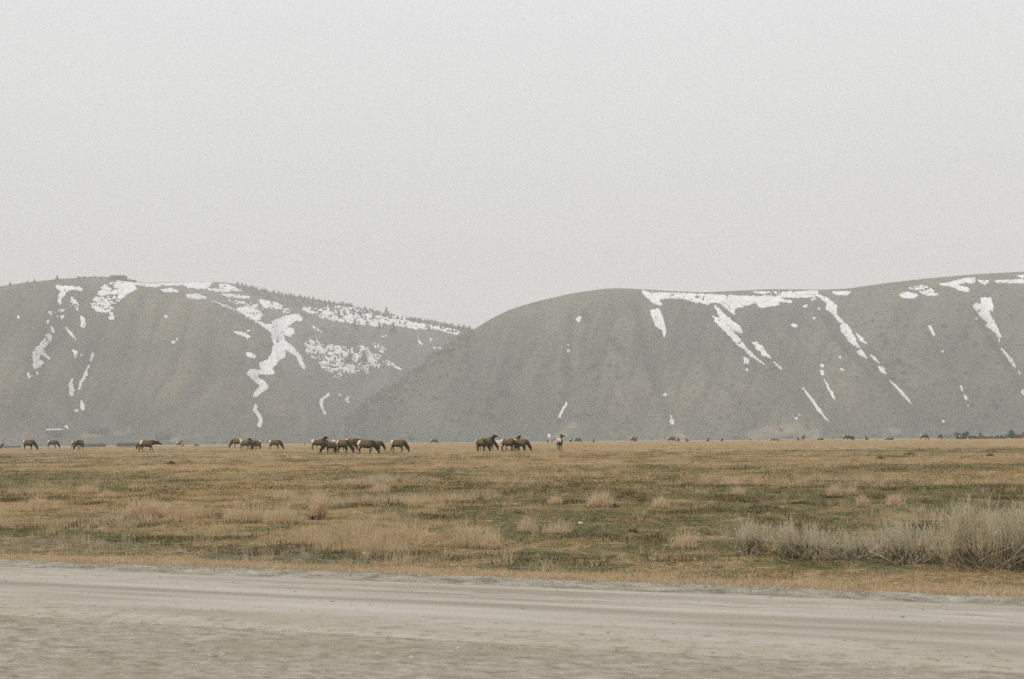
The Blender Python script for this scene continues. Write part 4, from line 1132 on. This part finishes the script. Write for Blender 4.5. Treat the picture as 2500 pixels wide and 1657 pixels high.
def scatter(name, meshes, P, yaw, sc, label, cat):
    src = bpy.data.collections.new(name + '_source')
    for k, me in enumerate(meshes):
        src.objects.link(bpy.data.objects.new(name + '_clump', me))
    pm = bpy.data.meshes.new(name); pm.vertices.add(len(P)); pm.vertices.foreach_set('co', np.asarray(P, np.float32).ravel())
    attr(pm, 'yaw', yaw); attr(pm, 'size', sc)
    o = obj(name, pm, label=label, cat=cat, kind='stuff')
    ng = bpy.data.node_groups.new(name, 'GeometryNodeTree')
    ng.interface.new_socket('Geometry', in_out='INPUT', socket_type='NodeSocketGeometry')
    ng.interface.new_socket('Geometry', in_out='OUTPUT', socket_type='NodeSocketGeometry')
    N = ng.nodes.new
    gi, go = N('NodeGroupInput'), N('NodeGroupOutput')
    m2p = N('GeometryNodeMeshToPoints'); iop = N('GeometryNodeInstanceOnPoints'); ci = N('GeometryNodeCollectionInfo')
    ci.inputs['Collection'].default_value = src; ci.inputs['Separate Children'].default_value = True; ci.inputs['Reset Children'].default_value = True
    a1 = N('GeometryNodeInputNamedAttribute'); a1.data_type = 'FLOAT'; a1.inputs['Name'].default_value = 'yaw'
    a2 = N('GeometryNodeInputNamedAttribute'); a2.data_type = 'FLOAT'; a2.inputs['Name'].default_value = 'size'
    cx = N('ShaderNodeCombineXYZ'); rv = N('FunctionNodeRandomValue'); rv.data_type = 'INT'
    for s_ in rv.inputs:
        if s_.name == 'Max' and s_.type == 'INT': s_.default_value = len(meshes) - 1
        if s_.name == 'Min' and s_.type == 'INT': s_.default_value = 0
    K = ng.links.new
    K(gi.outputs[0], m2p.inputs['Mesh']); K(m2p.outputs[0], iop.inputs['Points']); K(ci.outputs[0], iop.inputs['Instance'])
    iop.inputs['Pick Instance'].default_value = True
    ro = [s_ for s_ in rv.outputs if s_.type == 'INT'][0]; K(ro, iop.inputs['Instance Index'])
    f1 = [s_ for s_ in a1.outputs if s_.name == 'Attribute' and s_.type == 'VALUE'][0]; f2 = [s_ for s_ in a2.outputs if s_.name == 'Attribute' and s_.type == 'VALUE'][0]
    K(f1, cx.inputs['Z']); K(cx.outputs[0], iop.inputs['Rotation']); K(f2, iop.inputs['Scale'])
    K(iop.outputs[0], go.inputs[0])
    md = o.modifiers.new('scatter', 'NODES'); md.node_group = ng
    return o

def wedge(n, r0, r1, half=27.0, power=1.0):
    u = rng.random(n)
    r = np.sqrt(r0 ** 2 + u * (r1 ** 2 - r0 ** 2)) if power == 1 else r0 * (r1 / r0) ** u
    a = np.radians(rng.uniform(-half, half, n))
    return r * np.sin(a), r * np.cos(a)

def field_pts(n, r0, r1, want, power=1.0, vmin=0.85):
    x, y = wedge(n, r0, r1, power=power)
    v = road_v(x, y); keep = v > vmin + 0.25 * (fbm(x / 0.6, y / 0.6, 88, 2) - 0.5)
    x, y = x[keep], y[keep]
    g_, b_ = masks(x, y)
    pr = want(g_, b_, x, y)
    k = rng.random(len(x)) < pr
    x, y = x[k], y[k]
    return np.stack([x, y, terrain(x, y)], 1)

straw_m = [clump('dry_grass_clump', M_STRAW, 24, 0.17, 0.03, 0.095, 0.006, 1.1, 200 + k) for k in range(6)]
turf_m = [clump('turf_clump', M_TURF, 32, 0.18, 0.012, 0.045, 0.007, 1.1, 300 + k) for k in range(6)]
tall_m = [clump('tall_grass_clump', M_TALL, 20, 0.13, 0.12, 0.34, 0.006, 0.6, 400 + k, 3) for k in range(6)]
far_m = [clump('far_grass_clump', M_STRAW, 36, 0.7, 0.04, 0.13, 0.03, 0.9, 500 + k) for k in range(4)]
farg_m = [clump('far_turf_clump', M_TURF, 36, 0.7, 0.02, 0.07, 0.04, 1.0, 600 + k) for k in range(4)]

P1 = field_pts(46000, 13.5, 48, lambda g, b, x, y: np.clip(0.85 - g * 0.85, 0.05, 1) * (1 - 0.85 * b))
P2 = field_pts(52000, 13.5, 48, lambda g, b, x, y: np.clip(0.25 + g, 0, 1) * (1 - 0.6 * b))
tallmask = lambda g, b, x, y: np.clip((fbm(x / 2.6, y / 3.6, 123, 4) - 0.585) * 8, 0, 1) * np.clip(1.15 - g, 0.1, 1) * (1 - 0.8 * b)
P3 = field_pts(32000, 16, 60, lambda g, b, x, y: tallmask(g, b, x, y) * sstep(1.4, 2.5, road_v(x, y)))
P4 = field_pts(26000, 44, 330, lambda g, b, x, y: np.clip(1.0 - g * 0.8, 0.08, 1), power=2)
P5 = field_pts(22000, 44, 330, lambda g, b, x, y: np.clip(0.1 + g, 0, 1), power=2)
P6 = field_pts(20000, 44, 200, lambda g, b, x, y: tallmask(g, b, x, y), power=2)
# a denser fringe of straw right behind the gravel
u = rng.uniform(-12, 22, 5200); vv = 0.72 + np.abs(rng.normal(0, 0.42, 5200))
fx = P0[0] + RD[0] * u + RN[0] * vv; fy = P0[1] + RD[1] * u + RN[1] * vv
P7 = np.stack([fx, fy, terrain(fx, fy)], 1)
rs = lambda P, a, b: rng.uniform(a, b, len(P))
scatter('dry_grass', straw_m, P1, rs(P1, 0, 6.28), rs(P1, 0.55, 1.25), 'short dry straw-coloured grass covering the near field', 'grass')
fringe_m = [clump('fringe_clump', M_TALL, 22, 0.15, 0.03, 0.12, 0.006, 1.2, 700 + k) for k in range(4)]
scatter('roadside_grass', fringe_m, P7, rs(P7, 0, 6.28), rs(P7, 0.5, 1.3), 'strip of pale dry grass right behind the gravel edge of the road', 'grass')
scatter('short_turf', turf_m, P2, rs(P2, 0, 6.28), rs(P2, 0.6, 1.3), 'short olive-green turf in patches of the near field', 'grass')
scatter('tall_dry_grass', tall_m, P3, rs(P3, 0, 6.28), rs(P3, 0.5, 1.15), 'taller dry grass in loose patches of the near field', 'grass')
scatter('far_dry_grass', far_m, P4, rs(P4, 0, 6.28), rs(P4, 0.5, 1.1), 'straw-coloured grass covering the far field around the elk', 'grass')
scatter('far_turf', farg_m, P5, rs(P5, 0, 6.28), rs(P5, 0.6, 1.2), 'olive turf in bands across the far field', 'grass')
scatter('far_tall_grass', tall_m, P6, rs(P6, 0, 6.28), rs(P6, 0.8, 1.6), 'taller straw tufts dotted over the middle of the field', 'grass')

stalk_m = [clump('stalk_clump', M_TALL, 7, 0.10, 0.10, 0.30, 0.005, 0.9, 800 + k, 3) for k in range(6)]
P8 = field_pts(9000, 15, 70, lambda g, b, x, y: np.clip(fbm(x / 1.6, y / 2.0, 133, 3) * 2.2 - 0.75, 0, 1) * (1 - 0.5 * b), vmin=1.2)
matt_m = [clump('matted_clump', M_TUSSOCK_OLD, 30, 0.14, 0.02, 0.075, 0.010, 1.3, 850 + k) for k in range(4)]
mm = lambda g, b, x, y: np.clip((fbm(x / 1.1, y / 1.3, 143, 4) - 0.56) * 7, 0, 1) * (0.35 + 0.65 * np.clip(g * 1.5, 0, 1))
P9 = np.concatenate([field_pts(26000, 14, 50, mm, vmin=1.4), field_pts(16000, 45, 160, mm, power=2)])
scatter('matted_grass', matt_m, P9, rs(P9, 0, 6.28), rs(P9, 0.6, 1.6) * (1 + P9[:, 1] / 60.), 'dark matted old grass in small clumps across the field', 'grass')
scatter('dry_stalks', stalk_m, P8, rs(P8, 0, 6.28), rs(P8, 0.5, 1.2), 'thin pale dry stalks standing above the short grass', 'grass')

# ------------------------------------------------------------------ gravel stones
def stone_mesh(name, mat, seed):
    rd = random.Random(seed); bm = bmesh.new(); bmesh.ops.create_icosphere(bm, subdivisions=1, radius=1)
    for v in bm.verts: v.co *= rd.uniform(0.7, 1.15); v.co.z *= 0.65
    me = bpy.data.meshes.new(name); bm.to_mesh(me); bm.free(); me.materials.append(mat); return me
st_m = [stone_mesh('gravel_stone', M_STONE, k) for k in range(6)]
def road_pts(n, v0, v1, hf):
    u = rng.uniform(-6, 24, n); v = rng.uniform(v0, v1, n)
    bx, by = P0[0] - RN[0] * ROAD_W, P0[1] - RN[1] * ROAD_W
    return np.stack([bx + RD[0] * u + RN[0] * v, by + RD[1] * u + RN[1] * v, hf(u, v)], 1)
PB = road_pts(7000, ROAD_W + 0.1, ROAD_W + 0.72, berm_prof)
PS = road_pts(30000, -7.5, 0.4, lambda U, v: 0.008 + 0 * U)
PR = road_pts(5000, 0.0, ROAD_W, road_h)
PA = np.concatenate([PB, PS, PR])
sz = np.concatenate([rng.gamma(2.0, 0.003, len(PB)) + 0.003, rng.gamma(2.0, 0.0028, len(PS)) + 0.003, rng.gamma(1.5, 0.0025, len(PR)) + 0.002])
scatter('gravel', st_m, PA, rs(PA, 0, 6.28), np.clip(sz, 0.004, 0.05), 'loose grey gravel along the road edges', 'gravel')

# ------------------------------------------------------------------ individual tussocks
def tussock(px, base, wpx, hpx, label, seed, lean=0.7, bias=None, old=True):
    x, y, z = ground_at(px, base); d = math.hypot(x, y); rd = random.Random(seed)
    Wd, H = wpx * d / F_PX, hpx * d / F_PX
    root = obj('grass_tussock', None, loc=(x, y, z), label=label, cat='grass tussock', group='dry grass tussocks in the field'); root.empty_display_size = 0.2
    m = MB(); dens = int(110 + 300 * Wd)
    for i in range(dens):
        a = rd.uniform(0, 6.28); q = math.sqrt(rd.random())
        px_, py_ = math.cos(a) * q * Wd * 0.42, math.sin(a) * q * min(Wd, 0.7) * 0.4
        h = H * rd.uniform(0.5, 1.6) * (1.1 - 0.45 * q)
        az = bias + rd.gauss(0, 0.8) if bias is not None and rd.random() < 0.75 else rd.uniform(0, 6.28)
        blade(m, (px_, py_, -0.02), h, 0.008 if d < 30 else 0.015, rd.uniform(0.1, lean), az, rd, 4)
    obj('dry_blades', m.mesh('dry_blades', M_TUSSOCK), root, kind='stuff')
    if old:
        m = MB()
        for i in range(int(50 + 90 * Wd)):
            a = rd.uniform(0, 6.28); q = math.sqrt(rd.random())
            blade(m, (math.cos(a) * q * Wd * 0.42, math.sin(a) * q * min(Wd, 0.6) * 0.42 - 0.05, -0.02), H * rd.uniform(0.12, 0.35), 0.012 if d < 30 else 0.025, rd.uniform(0.4, 1.2), rd.uniform(0, 6.28), rd, 2)
        obj('matted_base', m.mesh('matted_base', M_TUSSOCK_OLD), root, kind='stuff')
TU = [(91, 1240, 45, 32, 'brown tuft with a dark base on the far left of the field', {}),
      (216, 1204, 56, 24, 'pale tuft at left, above and right of the brown far-left tuft', {}),
      (262, 1214, 40, 20, 'smaller tuft touching the pale left tuft on its right', {}),
      (352, 1262, 122, 52, 'wide bushy tussock at left, the widest left of centre', {}),
      (600, 1272, 130, 58, 'broad loose stand of tall straw left of centre, its left half', {}),
      (690, 1276, 120, 56, 'broad loose stand of tall straw left of centre, its right half', {}),
      (776, 1266, 50, 82, 'tall curved tussock at the right end of the straw stand', dict(bias=0.3)),
      (694, 1220, 62, 30, 'small tuft with a dark base behind the straw stand', {}),
      (1150, 1336, 90, 82, 'wind-swept tussock leaning left, nearest the road in the centre', dict(bias=2.9, lean=1.0)),
      (1196, 1338, 70, 62, 'low swept tussock touching the wind-swept one on its right', dict(bias=0.9, lean=1.0)),
      (1288, 1298, 58, 46, 'upright tussock right of the wind-swept one', {}),
      (1362, 1302, 92, 38, 'low wide tussock right of the upright central one', {}),
      (1356, 1230, 42, 25, 'small tuft behind the low wide central tussock', {}),
      (1464, 1236, 82, 42, 'tall pale tussock right of centre beside a dark clod', {}),
      (1612, 1239, 60, 30, 'low tuft with a dark underside, right of the tall pale tussock', {}),
      (1672, 1338, 80, 56, 'loose spreading tussock at the left end of the sagebrush row', dict(lean=1.1)),
      (928, 1201, 62, 24, 'pale tuft in the middle distance, left of centre', {}),
      (2038, 1212, 42, 34, 'orange-tinged tuft right of centre, left of a pair', {}),
      (2080, 1209, 28, 27, 'orange-tinged tuft right of centre, right of a pair', {}),
      (2108, 1237, 36, 33, 'pale tuft just behind the sagebrush, left of two', {}),
      (2185, 1235, 50, 33, 'pale tuft just behind the sagebrush, right of two', {}),
      (1802, 1207, 42, 22, 'small tuft behind the left sagebrush', {}),
      (1075, 1145, 40, 18, 'small pale tuft below the gap between the big elk groups', {}),
      (290, 1135, 26, 15, 'small far tuft below the walking elk', {}),
      (345, 1153, 24, 16, 'small far tuft left of the dark mound', {})]
for i, (px, b_, w_, h_, lab, kw) in enumerate(TU): tussock(px, b_, w_, h_, lab, 900 + i, **kw)

# ------------------------------------------------------------------ sagebrush
def sage(px, base, wpx, hpx, label, seed, twigs=900, spread=0.75):
    x, y, z = ground_at(px, base); d = math.hypot(x, y); rd = random.Random(seed)
    Wd, H = 1.14 * wpx * d / F_PX, 1.12 * hpx * d / F_PX
    root = obj('sagebrush', None, loc=(x, y, z), label=label, cat='sagebrush', group='sagebrush beside the road'); root.empty_display_size = 0.3
    tips = []
    for i in range(int(12 + 13 * Wd)):
        a = rd.uniform(0, 6.28); o_ = Vector((rd.uniform(-.3, .3) * Wd * 0.6, rd.uniform(-.12, .12), -0.03))
        out = Wd * 0.5 * rd.uniform(0.3, 1.0); dirv = Vector((math.cos(a), math.sin(a) * 0.75, 0))
        p1 = o_ + dirv * out * 0.4 + Vector((rd.gauss(0, .03), rd.gauss(0, .03), H * rd.uniform(0.05, 0.2)))
        p2 = o_ + dirv * out * 0.75 + Vector((rd.gauss(0, .05), rd.gauss(0, .05), H * rd.uniform(0.2, 0.42)))
        p3 = o_ + dirv * out + Vector((rd.gauss(0, .05), rd.gauss(0, .05), H * rd.uniform(0.42, 0.68)))
        m = MB(); r0 = rd.uniform(0.008, 0.017)
        m.tube([o_, p1, p2, p3], [r0, r0 * 0.75, r0 * 0.5, r0 * 0.22], 5)
        q1 = p1.lerp(p2, 0.5) + Vector((rd.gauss(0, .12), rd.gauss(0, .1), H * rd.uniform(0.1, 0.25)))
        m.tube([p1, q1, q1 + Vector((rd.gauss(0, .05), 0, H * 0.15))], [r0 * 0.6, r0 * 0.4, r0 * 0.2], 4)
        obj('branch', m.mesh('branch', M_WOOD, True), root)
        tips += [(p1, 0.5), (p2, 0.85), (p3, 1.0), (p2.lerp(p3, .5), 1.0), (q1, 0.9), (q1, 1.0)]
    m = MB()
    for i in range(int(0.5 * twigs * Wd)):
        p, k = rd.choice(tips)
        if p.z < 0.25 * H and rd.random() < 0.8: continue
        p = p + Vector((rd.gauss(0, .045), rd.gauss(0, .045), rd.gauss(0, .04)))
        rel = p.x / max(Wd * 0.5, 0.1)
        crown = H * rd.triangular(0.45, 1.12, 0.8) * math.sqrt(max(0.2, 1 - 0.5 * rel * rel)) * (0.78 + 0.4 * float(vnoise(np.array([p.x * 5.0 + seed * 7]), np.array([p.y * 5.0]), seed)[0]))
        h = max(0.08, crown - p.z) * rd.uniform(0.45, 1.0)
        az = math.atan2(p.y, p.x) + rd.gauss(0, 0.6)
        ln = rd.uniform(0.05, 0.35) + 0.45 * abs(rel) * rd.random()
        blade(m, p, h, rd.uniform(0.004, 0.0075), ln, az, rd, 3, 0.25)
        for k2 in range(3):
            q = rd.uniform(0.3, 0.75); d2 = Vector((math.cos(az), math.sin(az), 0))
            pb = Vector(p) + d2 * (ln * h * q ** 1.6) + Vector((0, 0, h * (q - 0.25 * ln * q * q)))
            blade(m, pb, h * rd.uniform(0.18, 0.45), rd.uniform(0.004, 0.007), rd.uniform(0.4, 1.0), rd.uniform(0, 6.28), rd, 2, 0.3)
    obj('twig_crown', m.mesh('twig_crown', M_TWIG), root, kind='stuff')
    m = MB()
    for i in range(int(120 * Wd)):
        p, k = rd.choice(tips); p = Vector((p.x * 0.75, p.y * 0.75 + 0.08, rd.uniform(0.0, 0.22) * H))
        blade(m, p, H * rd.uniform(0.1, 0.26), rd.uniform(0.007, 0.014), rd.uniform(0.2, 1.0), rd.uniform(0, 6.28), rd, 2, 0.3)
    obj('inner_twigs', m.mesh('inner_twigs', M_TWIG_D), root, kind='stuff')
sage(2410, 1392, 265, 180, 'largest grey sagebrush, at the right edge of the frame', 1, 1500)
sage(2510, 1384, 170, 172, 'sagebrush cut by the right edge, behind the largest one', 2, 1100)
sage(2215, 1376, 195, 124, 'sagebrush with twisted pale bare stems, left of the largest', 3, 620)
sage(2085, 1362, 150, 76, 'low tan sagebrush in the middle of the row', 4, 700)
sage(1955, 1358, 170, 92, 'bushy tan-grey sagebrush, second from the left of the row', 5, 950)
sage(1832, 1352, 150, 96, 'leftmost sagebrush of the row, feathery and pale', 6, 800)

# ------------------------------------------------------------------ mounds and stones
def mound(px, base, wpx, hpx, label, seed):
    x, y, z = ground_at(px, base); d = math.hypot(x, y); rd = random.Random(seed)
    Wd, H = wpx * d / F_PX, hpx * d / F_PX * 0.75
    bm = bmesh.new(); bmesh.ops.create_icosphere(bm, subdivisions=4, radius=1)
    for v in bm.verts:
        n_ = 0.35 + 1.3 * float(fbm(np.array([v.co.x * 2.2 + seed * 9 + v.co.z]), np.array([v.co.y * 2.2 + v.co.z]), 5, 4)[0])
        v.co = Vector((v.co.x * Wd * 0.5 * n_, v.co.y * Wd * 0.4 * n_, v.co.z * H * n_))
    me = bpy.data.meshes.new('earth_mound'); bm.to_mesh(me); bm.free(); me.materials.append(M_EARTH)
    me.polygons.foreach_set('use_smooth', np.ones(len(me.polygons), bool))
    o = obj('earth_mound', None, loc=(x, y, z), label=label, cat='mound', group='dark mounds in the field'); o.empty_display_size = 0.2
    obj('soil', me, o)
    m = MB()
    for i in range(140):
        a = rd.uniform(0, 6.28); q = math.sqrt(rd.random())
        blade(m, (math.cos(a) * q * Wd * 0.55, math.sin(a) * q * Wd * 0.5, H * max(0, 0.75 - q) * 0.8), H * rd.uniform(0.3, 0.8), 0.008 if d < 40 else 0.02, rd.uniform(0.3, 1.0), rd.uniform(0, 6.28), rd, 2)
    obj('grass_cover', m.mesh('grass_cover', M_TUSSOCK_OLD), o, kind='stuff')
mound(416, 1131, 26, 8, 'dark mound on the left below the walking elk', 1)
mound(2151, 1119, 22, 7, 'dark mound at right, nearer of two', 2)
mound(2218, 1110, 24, 7, 'dark mound at right, farther of two', 3)
mound(2418, 1112, 16, 6, 'dark mound near the right edge below the hedge', 4)
mound(1546, 1297, 20, 11, 'dark clod right of the low wide central tussock', 5)
mound(1496, 1236, 26, 9, 'dark clod at the foot of the tall pale tussock', 6)
mound(1860, 1240, 64, 9, 'wide dark brown mound behind the left sagebrush', 7)
mound(2262, 1226, 26, 10, 'dark mound behind the sagebrush with twisted stems', 8)
mound(2030, 1214, 36, 7, 'dark earth under the orange-tinged left tuft', 9)
def rock(px, base, wpx, label, seed):
    x, y, z = ground_at(px, base); d = math.hypot(x, y); s = wpx * d / F_PX / 2
    o = obj('pale_stone', stone_mesh('pale_stone', M_WHITE_ROCK, seed), loc=(x, y, z + s * 0.25), label=label, cat='stone'); o.scale = (s, s * 0.8, s * 0.8)
rock(888, 1351, 13, 'small white stone in the dry grass beside the road', 71)
rock(1417, 1277, 14, 'pale flat stone behind the low wide central tussock', 72)
rock(1995, 1091, 8, 'white speck of a stone in the straw field below the right hill', 73)
rock(1990, 1362, 10, 'pale stone in the verge below the sagebrush row', 74)

# ------------------------------------------------------------------ haze
m = MB(); m.box(-4700, 4700, -3700, 4700, -12, 420)
hm = bpy.data.materials.new('haze_air'); hm.use_nodes = True
ht = hm.node_tree; ht.nodes.clear()
ho = ht.nodes.new('ShaderNodeOutputMaterial'); hv = ht.nodes.new('ShaderNodeVolumePrincipled')
hv.inputs['Color'].default_value = (0.93, 0.935, 0.94, 1)
hv.inputs['Density'].default_value = 0.00031
hv.inputs['Anisotropy'].default_value = 0.0
ht.links.new(hv.outputs[0], ho.inputs['Volume'])
hz = obj('haze', m.mesh('haze', hm), kind='stuff')
